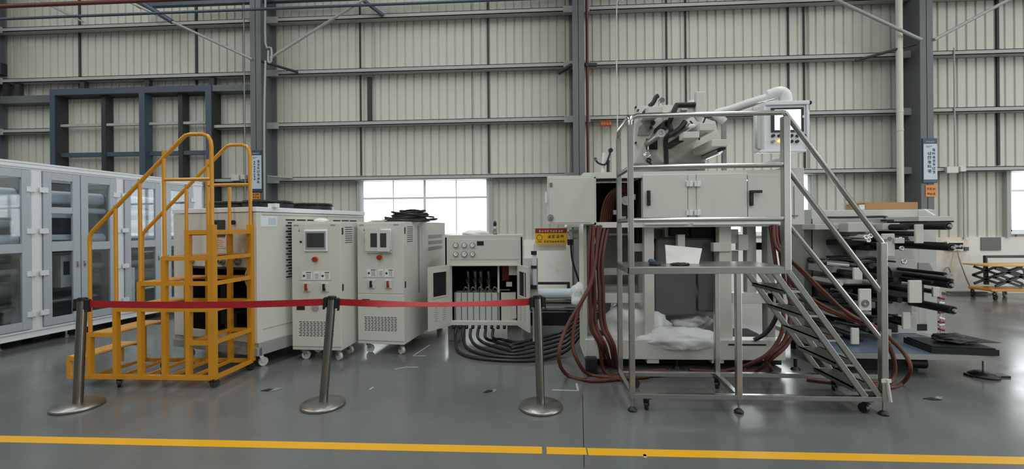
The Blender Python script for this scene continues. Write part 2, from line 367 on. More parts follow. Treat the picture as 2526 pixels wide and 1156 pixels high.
# overhead pipes running along the wall
mb = MB(); mb.tube((-21.9, 9.3, 6.68), (21.9, 9.3, 6.68), .045); tag(solo('overhead_pipe', mb, 'brown'), 'long rust red pipe running along the top left of the hall wall', 'pipe')
mb = MB(); mb.tube((-21.9, 9.3, 6.39), (21.9, 9.3, 6.39), .03); tag(solo('overhead_conduit', mb, 'blue'), 'thin blue grey conduit crossing in front of the tall column', 'pipe')
mb = MB(); mb.box(-9.6, 21.9, 10.0, 10.12, 6.93, 7.03); trim(mb, 'blue')
# bracing rods and knee braces
def brace(p, q, r=.022, m_='girt'):
    # rods that leave the view run on up to the next rafter node
    p, q = Vector(p), Vector(q)
    if q.z > p.z and q.z > 6.1: q = p + (q - p) * ((8.6 - p.z) / (q.z - p.z))
    elif p.z > q.z and p.z > 6.1 and r < .05: p = q + (p - q) * ((8.6 - q.z) / (p.z - q.z))
    mb = MB(); mb.tube(p, q, r, n=8); trim(mb, m_)
brace(at(345, 4, 9.72), at(425, 54, 9.72), .055, 'blue'); brace(at(425, 54, 9.72), at(622, 146, 9.74), .03)
brace(at(662, 146, 9.76), at(905, -6, 9.72), .032); brace(at(888, -6, 9.95), at(945, 38, 10.12), .045, 'blue')
brace(at(2050, -6, 9.72), at(2272, 98, 9.74), .035); brace(at(2304, 98, 9.74), at(2502, -8, 9.72), .035)
brace(at(640, 150, 9.8), at(735, 178, 10.1), .03, 'dark'); brace(at(2110, 150, 10.12), at(2260, 108, 9.8), .03, 'dark')
brace(at(130, 17, 10.1), at(205, 54, 10.3), .02); brace(at(660, 434, 10.0), at(722, 439, 10.14), .02); brace(at(1378, 180, 10.1), at(1411, 160, 9.95), .05, 'dark'); brace(at(1442, 160, 9.95), at(1470, 160, 10.1), .05, 'dark')
# service pipes on the wall
mb = MB(); X = rx(2222, 9.9); mb.tube((X, 9.9, 0), (X, 9.9, RIDGE), .062)
for z in (1.9, 3.55, 3.95, 5.5): mb.tube((X, 9.9, z), (X, 9.9, z + .03), .067)
tag(solo('drain_pipe', mb, 'pvc'), 'thick white drain pipe beside the column on the right', 'pipe')
mb = MB(); X = rx(1452, 10.0); mb.tube((X, 10.0, 0), (X, 10.0, RIDGE), .032); tag(solo('sprinkler_riser', mb, 'brown'), 'rust red riser pipe beside the middle column', 'pipe')
mb = MB(); mb.path([at(1538, 4, 9.9), at(1530, -1, 9.9), at(1522, 6, 9.9), at(1521, 60, 9.9), at(1521, 160, 9.9), at(1523, 300, 9.9), at(1524, 425, 9.9)], .014, smooth=5)
tag(solo('hanging_cable', mb, 'pvc'), 'thin pale cable with hooked top hanging right of the middle column', 'cable')
mb = MB(); X = rx(606, 10.05); mb.tube((X, 10.05, 1.2), (X, 10.05, RIDGE), .014); tag(solo('conduit', mb, 'girt'), 'thin grey vertical conduit left of the tall left column', 'pipe')
mb = MB(); mb.path([at(655, -10, 9.68), at(655, 108, 9.68), at(669, 118, 9.68), at(669, 150, 9.68), at(662, 152, 9.68), at(662, 125, 9.68)], .022, smooth=3)
mb.path([at(655, 150, 9.68), at(652, 300, 9.68), at(653, 500, 9.68), at(653, 600, 9.68)], .022, smooth=3)
tag(solo('drop_conduit', mb, 'girt'), 'bent grey conduit running down the side of the left column', 'pipe')
mb = MB(); X = rx(914, WY - .05); mb.box(X - .05, X + .05, WY - .06, WY - .005, 4.1, 5.2); tag(solo('door_post_stub', mb, 'dark'), 'short dark vertical bracket between two girts above the window', 'bracket')
mb = MB(); X = rx(2366, 10.05); mb.tube((X, GY - .016, 2.7), (X, GY - .016, 5.4), .014); tag(solo('conduit', mb, 'girt'), 'thin grey vertical conduit right of the right column', 'pipe')
# lights on the girts
def fixture(px0, px1, py0, py1, label, mid):
    Y = GY - .06; a = at(px0, py0, Y); b = at(px1, py1, Y); t = thing('emergency_light', label, 'light', (a.x, Y, b.z), group='emergency lights on the girts')
    mb = MB(); mb.box(a.x, a.x + (b.x - a.x) * mid, Y, Y + .06, b.z, a.z); part('housing', mb, 'pvc', t, True, bevel=.008)
    mb = MB(); mb.box(a.x + (b.x - a.x) * (mid + .1), b.x, Y, Y + .06, b.z + .03, a.z); part('junction_box', mb, 'pvc', t, True, bevel=.008)
fixture(570, 608, 431, 445, 'small white emergency light behind the yellow ladder', .5)
fixture(2336, 2384, 411, 426, 'small white emergency light on the girt by the right window', .6)
p = at(8, 172, 9.7); t = thing('flood_light', 'dark flood light on the column at the far left edge', 'light', (p.x, 9.7, p.z))
mb = MB(); mb.box(p.x - .16, p.x + .12, 9.55, 9.7, p.z - .17, p.z + .13); part('housing', mb, 'black', t, True, bevel=.02)
mb = MB(); mb.box(p.x - .13, p.x + .09, 9.535, 9.55, p.z - .14, p.z + .10); part('lens', mb, 'screen', t, True)
mb = MB(); mb.beam((p.x, 9.7, p.z), (p.x - .1, 9.77, p.z), .05, .05); part('bracket', mb, 'blackm', t, True)
# red plate on the wall
a = at(1480, 297, 10.14); b = at(1509, 311, 10.14); mb = MB(); mb.box(a.x, b.x, 10.13, 10.15, b.z, a.z)
for k, u in enumerate((.08, .3, .55, .78)): glyphs(mb, (a.x + (b.x - a.x) * u, 10.13, b.z + .035), (1, 0, 0), (0, 0, 1), (0, -1, 0), .05, 40 + k)
tag(solo('fire_sign', mb, ['red', 'ysign']), 'small red fire notice below the girt beside the riser pipe', 'sign')
# column signs
def column_sign(cx, w_, z0, z1, label, seed, cols):
    Y = CY - .03; t = thing('column_sign', label, 'sign', (cx, Y, z0), group='notice boards on the columns')
    mb = MB(); mb.box(cx - w_ / 2, cx + w_ / 2, Y, Y + .028, z0, z1); part('backing', mb, 'bsign', t, True, bevel=.006)
    mb = MB(); mb.box(cx - w_ / 2 + .01, cx + w_ / 2 - .01, Y - .008, Y, z0 + .07, z1 - .12)
    H_ = z1 - z0
    for (u, top, n, sz) in cols:
        for k in range(n): glyphs(mb, (cx + u * w_, Y - .008, z1 - .12 - top * H_ - k * sz * 1.25), (1, 0, 0), (0, 0, 1), (0, -1, 0), sz, seed + k * 3 + int(u * 20))
    mb.m(2)
    for k in range(3): mb.box(cx - w_ * .3, cx + w_ * (.15 - .1 * k), Y - .010, Y - .008, z1 - .165 - .018 * k, z1 - .157 - .018 * k)
    part('face', mb, ['wsign', 'ink', 'greyink'], t, True)
    mb = MB(); mb.m(0)
    for k in range(6): glyphs(mb, (cx - w_ * .3 + k * w_ * .1, Y - .002, z1 - .085), (1, 0, 0), (0, 0, 1), (0, -1, 0), .026, seed + 50 + k, 0)
    part('header_lettering', mb, ['wsign'], t, True)
column_sign(rx(2296, 9.72), .29, 2.41, 3.35, 'pale blue notice board with vertical writing on the right column', 3, [(.12, .17, 7, .062), (-.2, .25, 5, .075)])
column_sign(rx(633, 9.72), .28, 2.41, 3.37, 'pale blue notice board on the left column beyond the ladder', 9, [(.1, .18, 7, .062), (-.2, .18, 8, .045)])
def tag_sign(px, py0, py1, w_, label, seed):
    Y = CY - .012; cx = rx(px, Y); z1 = at(px, py0, Y).z; z0 = at(px, py1, Y).z; mb = MB(); mb.box(cx - w_ / 2, cx + w_ / 2, Y, Y + .01, z0, z1)
    for r in range(2):
        for k in range(3): glyphs(mb, (cx - w_ * .38 + k * w_ * .26, Y, z0 + (z1 - z0) * (.58 - .42 * r)), (1, 0, 0), (0, 0, 1), (0, -1, 0), w_ * .22, seed + r * 5 + k)
    solo('column_notice', mb, ['orange', 'ink'], label, 'sign', 'orange notices under the boards')
tag_sign(2298, 456, 485, .22, 'small orange notice below the board on the right column', 71)
tag_sign(632, 475, 491, .2, 'small orange notice on the left column just above the chiller', 77)

# ------------------------------------------------------------------ floor marks
def line(x0, x1, y0, y1, name='trim', m_='floorline', z=.0012):
    mb = MB(); mb.box(x0, x1, y0, y1, 0, z); return trim(mb, m_)
gx = at(1351, 1105, 1).x / at(1351, 1105, 1).y
line(-9, .02, 3.0, 3.095); line(.052, .325, 2.998, 3.093); line(.335, 9, 2.995, 3.09)
def mark(pts, wdt, m_='chalk', z=.0012):
    mb = MB()
    for a, b in zip(pts[:-1], pts[1:]):
        a = Vector((*a, 0)); b = Vector((*b, 0)); d = (b - a).normalized(); n = Vector((-d.y, d.x, 0)) * wdt / 2
        vs = [a - n, b - n, b + n, a + n]; mb.add(vs + [v + Vector((0, 0, z)) for v in vs], [(0, 3, 2, 1), (4, 5, 6, 7), (0, 1, 5, 4), (1, 2, 6, 5), (2, 3, 7, 6), (3, 0, 4, 7)])
    trim(mb, m_)
def fl(px, py): d = ray(px, py); t = -CAMZ / d.z; return (d.x * t, d.y * t)
mark([fl(1437, 975), fl(1441, 1152)], .006, 'void', .0008)
mark([fl(1422, 945), fl(1426, 963), fl(1362, 961)], .02); mark([fl(1018, 878), fl(1060, 850)], .018); mark([fl(1018, 877), fl(1050, 877)], .014)
mark([fl(974, 910), fl(1000, 905), fl(1032, 905)], .014); mark([fl(912, 960), fl(921, 954)], .018); mark([fl(1592, 1128), fl(1590, 1120)], .02)
def scrap(px, py, L, ang, label, seed):
    x, y = fl(px, py); mb = MB(); rnd = random.Random(seed)
    for k in range(2):
        a = ang + k * .7; c = Vector((x + k * L * .5, y + k * .02, 0)); d = Vector((math.cos(a), math.sin(a), 0)) * L / 2; n = Vector((-math.sin(a), math.cos(a), 0)) * L * .13
        vs = [c - d, c + n, c + d, c - n]; mb.m(k).add([v + Vector((0, 0, .001)) for v in vs] + [v + Vector((0, 0, .006 + .01 * (i == 1))) for i, v in enumerate(vs)], [(0, 3, 2, 1), (4, 5, 6, 7), (0, 1, 5, 4), (1, 2, 6, 5), (2, 3, 7, 6), (3, 0, 4, 7)])
    solo('tape_scrap', mb, ['leaf', 'greyink'], label, 'litter', 'scraps on the floor')
scrap(662, 963, .14, .2, 'torn scrap on the floor in front of the yellow ladder', 1); scrap(1205, 966, .11, .6, 'torn scrap on the floor left of the right stanchion', 2); scrap(2300, 985, .14, -.2, 'torn scrap on the floor right of the steel stairs', 3)

# ================================================================== QUEUE STANCHIONS AND BELTS
STN = [((-4.055, 3.63), (.05, .0), 'stainless stanchion standing in front of the yellow ladder'),
       ((-1.89, 3.74), (.085, .0), 'leaning stainless stanchion in front of the panel units'),
       ((.018, 3.764), (-.02, 0), 'stainless stanchion beside the rust red hoses')]
def stanchion():
    t = thing('queue_stanchion', STN[0][2], 'stanchion', (0, 0, 0), group='belt stanchions')
    mb = MB(); mb.lathe([(0, .0), (.178, 0), (.185, .006), (.185, .02), (.176, .030), (.06, .038), (.036, .040), (0, .040)], n=48); part('base', mb, 'steeldull', t)
    mb = MB(); mb.tube((0, 0, .03), (0, 0, .937), .036, n=28); part('pole', mb, 'post', t)
    h = MB(); h.tube((0, 0, .935), (0, 0, .958), .0375, n=24); h.box(-.060, -.034, -.022, .022, .862, .95).box(.034, .060, -.022, .022, .862, .95); hd = part('belt_head', h, 'black', t, bevel=.004)
    mb = MB(); mb.tube((0, 0, .955), (0, 0, .962), .030, n=24); part('cap', mb, 'blackm', hd)
    for s in (-1, 1): mb = MB(); mb.box(s * .060, s * .070, -.018, .018, .84, .945); part('belt_clip', mb, 'blackm', hd, bevel=.003)
    return t
p0 = stanchion()
for i, ((x, y), (dx, dy), lab) in enumerate(STN):
    o = p0 if i == 0 else copy_tree(p0); o['label'] = lab; o.location = (x, y, 0)
    # the posts lean a little in their loose base sockets
    sh = math.atan2(dx, .9)
    for ch in o.children:
        if not ch.name.startswith('base'): ch.rotation_euler = (0, sh, 0); ch.location = (0, 0, .002)
def top(i, s): (x, y), (dx, _), _l = STN[i]; return Vector((x + dx + s * .07, y, .908))
def belt(a, b, sag, twist, label, m_='belt'):
    mb = MB(); n = 60; W = .058; T = .0012
    for k in range(n + 1):
        t = k / n; p = a.lerp(b, t); p.z -= sag * 4 * t * (1 - t); an = twist(t); wv = Vector((0, math.sin(an), math.cos(an))) * W / 2; nv = Vector((0, math.cos(an), -math.sin(an))) * T
        mb.v += [p - wv - nv, p + wv - nv, p + wv + nv, p - wv + nv]
    for k in range(n):
        for j in range(4): mb.f.append([k * 4 + j, k * 4 + (j + 1) % 4, k * 4 + 4 + (j + 1) % 4, k * 4 + 4 + j]); mb.mi.append(0); mb.sm.append(False)
    mb.f += [[3, 2, 1, 0], [n * 4, n * 4 + 1, n * 4 + 2, n * 4 + 3]]; mb.mi += [0, 0]; mb.sm += [False, False]
    solo('barrier_belt', mb, m_, label, 'belt', 'red barrier belts')
belt(top(0, 1), top(1, -1), .018, lambda t: .05, 'flat red belt stretched across the yellow ladder')
belt(top(1, 1), top(2, -1), .022, lambda t: 1.02 * max(0, min(1, math.sin(PI * min(1, max(0, (t - .1) / .9))) * 1.15)), 'twisted red belt between the leaning and the right stanchion')

# ================================================================== YELLOW ROLLING LADDER
LF, LB = 4.10, 4.66
LX = [-4.44, -4.165, -3.91, -3.66, -3.415, -3.17]; BX = [-4.42, -4.16, -3.9, -3.65, -3.4, -3.16]
LZ = [.30, .54, .79, 1.045, 1.29, 1.545]; TS = .044
t = thing('rolling_ladder', 'amber yellow rolling platform ladder with two handrails', 'ladder', (-3.8, 4.38, 0))
for side, XS, Y in (('front', LX, LF), ('back', BX, LB)):
    posttop = [1.53, 1.72, 1.95, 2.24, 1.545, 2.30]
    for k, X in enumerate(XS):
        mb = MB(); z1 = [1.50, 1.80, 2.055, 2.33, LZ[5] - .0, 2.34][k]
        if side == 'back' and k == 4: z1 = 2.02
        if side == 'back' and k == 0: z1 = 1.5
        w2 = TS / 2 * (1.3 if k == 5 else 1)
        top_sq = min(z1, LZ[min(5, k + 1)]) if k < 5 else 1.6
        mb.box(X - w2, X + w2, Y - w2, Y + w2, .1, top_sq)
        if z1 > top_sq: mb.tube((X, Y, top_sq - .01), (X, Y, z1), .0165)
        part('post', mb, 'yellow', t, True)
    # handrail: up, along the slope, over the platform and down the end post
    mb = MB(); dx = (XS[4] + .02) - XS[0]
    pts = [(XS[0], Y, 1.40), (XS[0], Y, 1.48), (XS[0] + .012, Y, 1.515), (XS[0] + .04, Y, 1.55), (XS[4] - .06, Y, 2.44), (XS[4] - .02, Y, 2.475), (XS[4] + .03, Y, 2.485), (XS[5] - .09, Y, 2.485), (XS[5] - .035, Y, 2.465), (XS[5] - .008, Y, 2.42), (XS[5], Y, 2.36), (XS[5], Y, 1.56)]
    mb.path(pts, .0185, n=12); part('handrail', mb, 'yellow', t, True)
    mb = MB(); i0 = 3; mb.tube((XS[i0], Y, 2.045), (XS[5], Y, 2.045), .0165); part('mid_rail', mb, 'yellow', t, True)
    mb = MB()
    mb.box(XS[0] - .02, XS[5], Y - TS / 2 + .0015, Y + TS / 2 - .0015, .085, .125)
    for n_, z in enumerate(LZ[1:]):
        mb.box(XS[n_], XS[5] if n_ >= 1 else XS[1], Y - TS / 2 + .0015, Y + TS / 2 - .0015, z - TS + .004, z)
    mb.box(XS[4], XS[5], Y - TS / 2 + .0015, Y + TS / 2 - .0015, .425, .464)
    part('side_rail', mb, 'yellow', t, True)
for k in range(5):
    mb = MB(); mb.beam((LX[k], LF, .10), (BX[k], LB, .10), .028, .03); part('cross_bar', mb, 'yellow', t, True)
for z in [.1, .447] + [q - TS / 2 for q in LZ[2:]]:
    mb = MB(); mb.beam((LX[5], LF, z), (BX[5], LB, z), .04, .038)
    part('end_rail', mb, 'yellow', t, True)
mb = MB(); mb.beam((LX[4], LF, .447), (BX[4], LB, .447), .03, .034); part('end_rail', mb, 'yellow', t, True)
for k in range(1, 6):                              # treads
    z = LZ[k]; xa, xb = LX[k - 1] + .0, LX[k] - .0; mb = MB(); mb.box(xa, xb, LF + TS / 2, LB - TS / 2, z - .012, z + .001).box(xa, xa + .02, LF + .02, LB - .02, z - .05, z)
    for j in range(5): mb.box(xa + .03 + j * .045, xa + .036 + j * .045, LF + .03, LB - .03, z + .0012, z + .004)
    part('tread', mb, 'tread' if k < 5 else 'yellow', t, True)
mb = MB(); xa = LX[0] - .235; mb.box(xa, LX[0], LF, LB, .295, .306).box(xa, LX[0], LF - .012, LF + .018, .27, .30).box(xa, LX[0], LF - .012, LF + .018, .085, .115).box(xa, xa + .03, LF - .012, LF + .018, .085, .30).box(xa, xa + .03, LB - .03, LB, .085, .30).box(xa, xa + .012, LF, LB, .25, .30).box(xa, LX[0], LB - .03, LB, .27, .30)
for j in range(5): mb.box(xa + .03 + j * .04, xa + .036 + j * .04, LF + .02, LB - .02, .3062, .309)
part('step_box', mb, ['tread'], t, True, label='lowest step with tan top')
mb = MB(); mb.box(xa - .001, LX[0], LF - .016, LF - .0125, .262, .302).box(xa - .001, LX[0], LF - .016, LF - .0125, .084, .118).box(xa - .004, xa + .03, LF - .016, LF - .0125, .1185, .2615); part('step_front_frame', mb, 'yellow', t, True)
def caster(parent, x, y, ztop, r, rot, fork='blackm', whl='black', world=True, wdt=.028):
    c, s_ = math.cos(rot), math.sin(rot); ctr = Vector((x, y, r)); off = Vector((c, s_, 0)) * r * .55; wc = ctr + Vector((off.x, off.y, 0)); side = Vector((-s_, c, 0))
    mb = MB(); mb.box(x - .032, x + .032, y - .032, y + .032, ztop - .008, ztop).tube((x, y, ztop - .03), (x, y, ztop - .006), .018)
    for q in (-1, 1):
        e = side * q * (wdt / 2 + .005); a = Vector((x, y, ztop - .022)) + e; mb.beam(a, wc + e, r * .8, .004, up=side)
    mb.beam(Vector((x, y, ztop - .028)) - side * (wdt / 2 + .007), Vector((x, y, ztop - .028)) + side * (wdt / 2 + .007), .05, .008)
    cp = part('caster', mb, fork, parent, world)
    mb = MB(); a = wc - side * wdt / 2; b = wc + side * wdt / 2; mb.tube(a, b, r, n=24).tube(wc - side * (wdt / 2 + .008), wc + side * (wdt / 2 + .008), r * .22, n=10)
    part('wheel', mb, whl, cp, world); return cp
for x, y, a in ((LX[5] - .03, LF + .02, .9), (BX[5] - .03, LB - .02, .4), (-4.17, LF + .03, -.8), (-4.17, LB - .02, 2.4), (LX[0] - .19, LF + .04, 2.0)):
    caster(t, x, y, .088, .042, a)

# ================================================================== GLAZED MACHINE ENCLOSURE (left)
EO = (-7.151, 3.3, 0); EA = math.atan2(.9937, .1123)
t = thing('glazed_enclosure', 'long white aluminium enclosure with glazed doors along the left side', 'machine', EO, EA)
EL, ED, EH = 5.0, 1.7, 2.49; X0 = -.6
mb = MB(); mb.box(X0, EL, 0, .06, 2.385, EH).box(X0, EL, -.015, .0, 2.41, 2.44).box(X0, EL, -.01, .0, 2.462, 2.49)
mb.box(X0, EL, 0, .06, .10, .215).box(X0, EL, -.012, 0, .185, .215).box(X0, EL, -.008, 0, .10, .12)
mb.box(EL - .06, EL, .06, ED, 2.385, EH).box(EL - .06, EL, .06, ED, .1, .215).box(EL - .06, EL, ED - .06, ED, .1, EH).box(X0, EL, ED - .06, ED, 2.385, EH).box(X0, EL, ED - .06, ED, .1, .2)
part('frame', mb, 'white', t, bevel=.006)
POSTS = [(-.16, -.03), (1.10, 1.22), (2.29, 2.42), (3.39, 3.51), (4.13, 4.22), (4.78, 5.0)]
for a, b in POSTS:
    mb = MB(); mb.box(a, b, 0, .06, .215, 2.385).box(a + .01, a + .02, -.006, 0, .22, 2.38).box(b - .02, b - .01, -.006, 0, .22, 2.38)
    if a > 4.5: mb.box(a + .03, b - .06, -.004, 0, .3, 2.3)
    part('post', mb, 'white', t, bevel=.004)
mb = MB(); mb.box(X0, EL - .06, .06, ED, EH - .03, EH - .002); part('roof_sheet', mb, 'glass', t)  # unseen roof made clear so skylight reaches the rollers
mb = MB(); mb.box(X0, EL - .06, ED - .05, ED - .02, .2, 2.39).box(EL - .05, EL - .03, .06, ED - .06, .215, 2.385); part('back_panel', mb, 'grey', t)
mb = MB(); mb.box(X0, EL - .06, .06, ED - .05, .1, .125); part('floor_tray', mb, 'dark', t)
def edoor(a, b, panes, hinge, k):
    g = .006; a += g; b -= g; z0, z1 = .222, 2.378; mb = MB(); st = .095 if b - a > .4 else .07
    zs = [z0] + [z for p in panes for z in p] + [z1]
    mb.box(a, a + st, -.022, .02, z0, z1).box(b - st, b, -.022, .02, z0, z1)
    for j in range(0, len(zs), 2): mb.box(a + st, b - st, -.02, .018, zs[j], zs[j + 1])
    d = part('door', mb, 'doorgrey', t, bevel=.004)
    for p in panes: mb = MB(); mb.box(a + st - .004, b - st + .004, -.004, .002, p[0] - .004, p[1] + .004); part('pane', mb, 'doorglass', d)
    hx = a if hinge < 0 else b
    for z in (.42, .97, 1.55, 2.12):
        mb = MB(); mb.box(hx - .05, hx - .006, -.036, -.02, z - .035, z + .035).box(hx + .006, hx + .05, -.036, -.006, z - .035, z + .035).tube((hx, -.03, z - .04), (hx, -.03, z + .04), .008)
        part('hinge', mb, 'white', d, bevel=.003)
    mb = MB(); hh = b - .04 if hinge < 0 else a + .04; mb.box(hh - .012, hh + .012, -.04, -.022, 1.02, 1.10).box(hh - .006, hh + .006, -.05, -.04, 1.03, 1.06); part('latch', mb, 'brass', d)
P2 = [(.33, 1.26), (1.38, 2.27)]; P3 = [(.33, 1.26), (1.40, 1.80), (1.89, 2.27)]
for a, b, p, h in ((-.03, .53, P2, -1), (.53, 1.10, P2, 1), (1.22, 1.75, P2, -1), (1.75, 2.29, P2, 1), (2.42, 2.88, P3, -1), (2.88, 3.39, P2, 1), (3.51, 4.13, P2, -1), (4.22, 4.78, P2, 1)): edoor(a, b, p, h, 0)
# what stands inside behind the glass
mb = MB()
mb.box(X0, EL - .3, .9, .96, .15, 2.3); part('inner_side_plate', mb, 'grey', t)
for z, y, r, m_ in ((2.05, .38, .10, 'white'), (1.86, .30, .045, 'white'), (1.66, .42, .075, 'machine'), (1.42, .34, .085, 'white'), (1.16, .42, .06, 'steeldull'), (.98, .32, .05, 'machdark'), (.74, .45, .11, 'machdark'), (.5, .4, .06, 'steeldull')):
    for s0, s1 in ((X0 + .05, 1.15), (1.22, 2.33), (2.45, 3.44), (3.5, 4.7)):
        if s0 > 2.4 and s0 < 3 and z in (1.66,): continue
        mb = MB(); mb.tube((s0, y, z), (s1, y, z), r, n=20).tube((s0 - .03, y, z), (s0, y, z), r * .4, n=10); part('roller', mb, m_, t)
for x in (1.18, 2.38, 3.47, 4.72): mb = MB(); mb.box(x - .02, x + .02, .24, .9, .15, 2.3); part('bearing_plate', mb, 'machdark', t)
mb = MB(); mb.box(2.5, 2.92, .1, .24, 1.42, 1.82); mb.m(1).box(2.54, 2.84, .095, .1, 1.5, 1.74); part('control_box', mb, ['white', 'screen'], t, bevel=.004)
mb = MB(); mb.box(2.72, 2.98, .12, .3, .72, 1.18); mb.m(1).box(2.75, 2.83, .115, .12, .9, 1.1); part('electrical_box', mb, ['machine', 'screen'], t, bevel=.004)
mb = MB(); mb.box(3.56, 3.8, .14, .34, .3, .92).box(3.56, 4.0, .16, .3, 1.42, 1.5); part('lower_box', mb, ['white'], t, bevel=.004)
for x in (-.4, .8, 2.0, 2.75, 3.45, 4.9):
    mb = MB(); mb.tube((x, .08, .03), (x, .08, .1), .016).tube((x, .08, 0), (x, .08, .03), .045, .025, n=16); part('levelling_foot', mb, 'brass', t)
for x in (.3, 1.5, 2.6, 4.2): mb = MB(); mb.box(x - .1, x + .1, .3, .5, 0, .1); part('support_block', mb, 'blackm', t)

# ================================================================== CHILLER
t = thing('chiller_unit', 'large off white chiller with slotted side and fans on top', 'machine', (-4.40, 5.04, 0), math.radians(-16.5))
CW, CD, CH = 1.37, 1.83, 1.80
mb = MB(); mb.box(0, CW, 0, CD, 1.745, CH); part('top_cap', mb, 'white', t, bevel=.006)
mb = MB(); mb.box(.0, CW, .02, CD - .02, .15, .29).box(.0, CW, .0, .06, .15, .24); part('base_skirt', mb, 'machdark', t, bevel=.004)
mb = MB(); mb.box(.01, CW - .01, .02, CD - .01, .29, 1.74); mb = MB()
mb.box(.01, .30, .01, .04, .29, 1.74).box(1.30, CW - .01, .01, .04, .29, 1.74).box(.30, 1.30, .01, .04, 1.12, 1.74).box(.30, 1.30, .01, .04, .29, .38)
mb.box(.01, .04, .04, CD - .01, .29, 1.74).box(.04, CW - .04, CD - .04, CD - .01, .29, 1.74)
mb.box(CW - .04, CW - .01, .04, CD - .01, .29, 1.74); bd = part('body', mb, 'machine', t, bevel=.003)
mb = MB(); mb.box(.30, 1.30, .5, .52, .29, 1.12).box(.28, .3, .04, .5, .29, 1.12).box(1.30, 1.32, .04, .5, .29, 1.12).box(.3, 1.30, .04, .5, 1.1, 1.12)
mb.tube((.5, .3, .4), (.5, .3, 1.0), .06).tube((1.0, .35, .3), (1.0, .35, .8), .14, n=20).box(.6, .8, .2, .4, .3, .55); part('pump_bay', mb, 'void', t)
mb = MB(); mb.box(.30, 1.30, -.004, .01, 1.10, 1.125); part('bay_edge', mb, 'dark', t)
mb = MB(); mb.box(.64, .88, -.004, .009, 1.47, 1.66); mb.m(1).box(.66, .76, -.006, -.004, 1.5, 1.64); part('control_window', mb, ['screen', 'void'], t, label='dark control window')
mb = MB(); mb.tube((1.02, .01, 1.63), (1.02, -.03, 1.63), .026).box(1.012, 1.028, -.045, -.03, 1.6, 1.655); part('knob', mb, 'black', t)
mb = MB(); mb.box(.66, .9, .004, .009, 1.34, 1.45)
for k in range(4): mb.m(1).box(.68, .84 + .02 * (k % 2), .002, .004, 1.425 - k * .022, 1.433 - k * .022)
part('name_plate', mb, ['machine', 'orange'], t)
for x in (.33, .84, 1.09):
    mb = MB(); mb.tube((x, .01, 1.19), (x, -.03, 1.19), .042, n=20).tube((x, -.03, 1.19), (x, -.05, 1.19), .025, hollow=.6); part('port', mb, 'brass', t)
mb = MB(); mb.path([(1.2, .02, 1.1), (1.22, -.02, 1.0), (1.28, -.01, .85), (1.32, .02, .6)], .009, smooth=5); part('drain_tube', mb, 'pvc', t)
mb = MB()                                                         # slotted louvres on the right side
for blk0, blk1 in ((.40, 1.06), (1.18, 1.70)):
    nz_ = 21; ny = int((blk1 - blk0) / .16)
    mb = MB()
    for r in range(nz_):
        for c_ in range(ny):
            y0 = blk0 + c_ * .165 + (.03 if r % 2 else 0); z = 1.66 - r * .034; zt = 0
            mb.box(CW - .011, CW - .006, y0, y0 + .135, z - .007, z + .007)
    part('side_louvre', mb, 'void', t)
mb = MB(); mb.box(CW - .01, CW - .007, .06, .28, 1.58, 1.70); mb.m(1).box(CW - .007, CW - .006, .16, .26, 1.6, 1.68); part('rating_plate', mb, ['white', 'wsign'], t)
mb = MB(); mb.box(CW - .01, CW - .006, .08, CD - .03, .43, .436).box(CW - .01, CW - .006, .08, CD - .03, 1.71, 1.716).box(CW - .01, CW - .006, 1.06, 1.066, .43, 1.71); part('panel_joint', mb, 'machdark', t)
for x, y in ((.95, .52), (.95, 1.22), (.38, .52), (.38, 1.22)):
    mb = MB(); mb.ring((x, y, CH + .085), .27, .014); mb.tube((x, y, CH), (x, y, CH + .06), .285, n=28).tube((x, y, CH + .06), (x, y, CH + .11), .07)
    for R_ in (.09, .14, .19, .235): mb.ring((x, y, CH + .097), R_, .004, n=24, m=5)
    for k in range(8): a = k * PI / 4; mb.beam((x + .06 * math.cos(a), y + .06 * math.sin(a), CH + .097), (x + .285 * math.cos(a), y + .285 * math.sin(a), CH + .07), .008, .008)
    part('fan_guard', mb, 'black', t)
mb = MB(); mb.box(1.31, 1.42, .2, .26, CH, CH + .045); part('bracket', mb, 'white', t)
for x, y, a in ((.1, .1, .5), (CW - .1, .12, 1.2), (CW - .1, CD - .15, .4), (.1, CD - .15, 2)): caster(t, x, y, .15, .05, a, 'brass', 'wheel', False, .035)

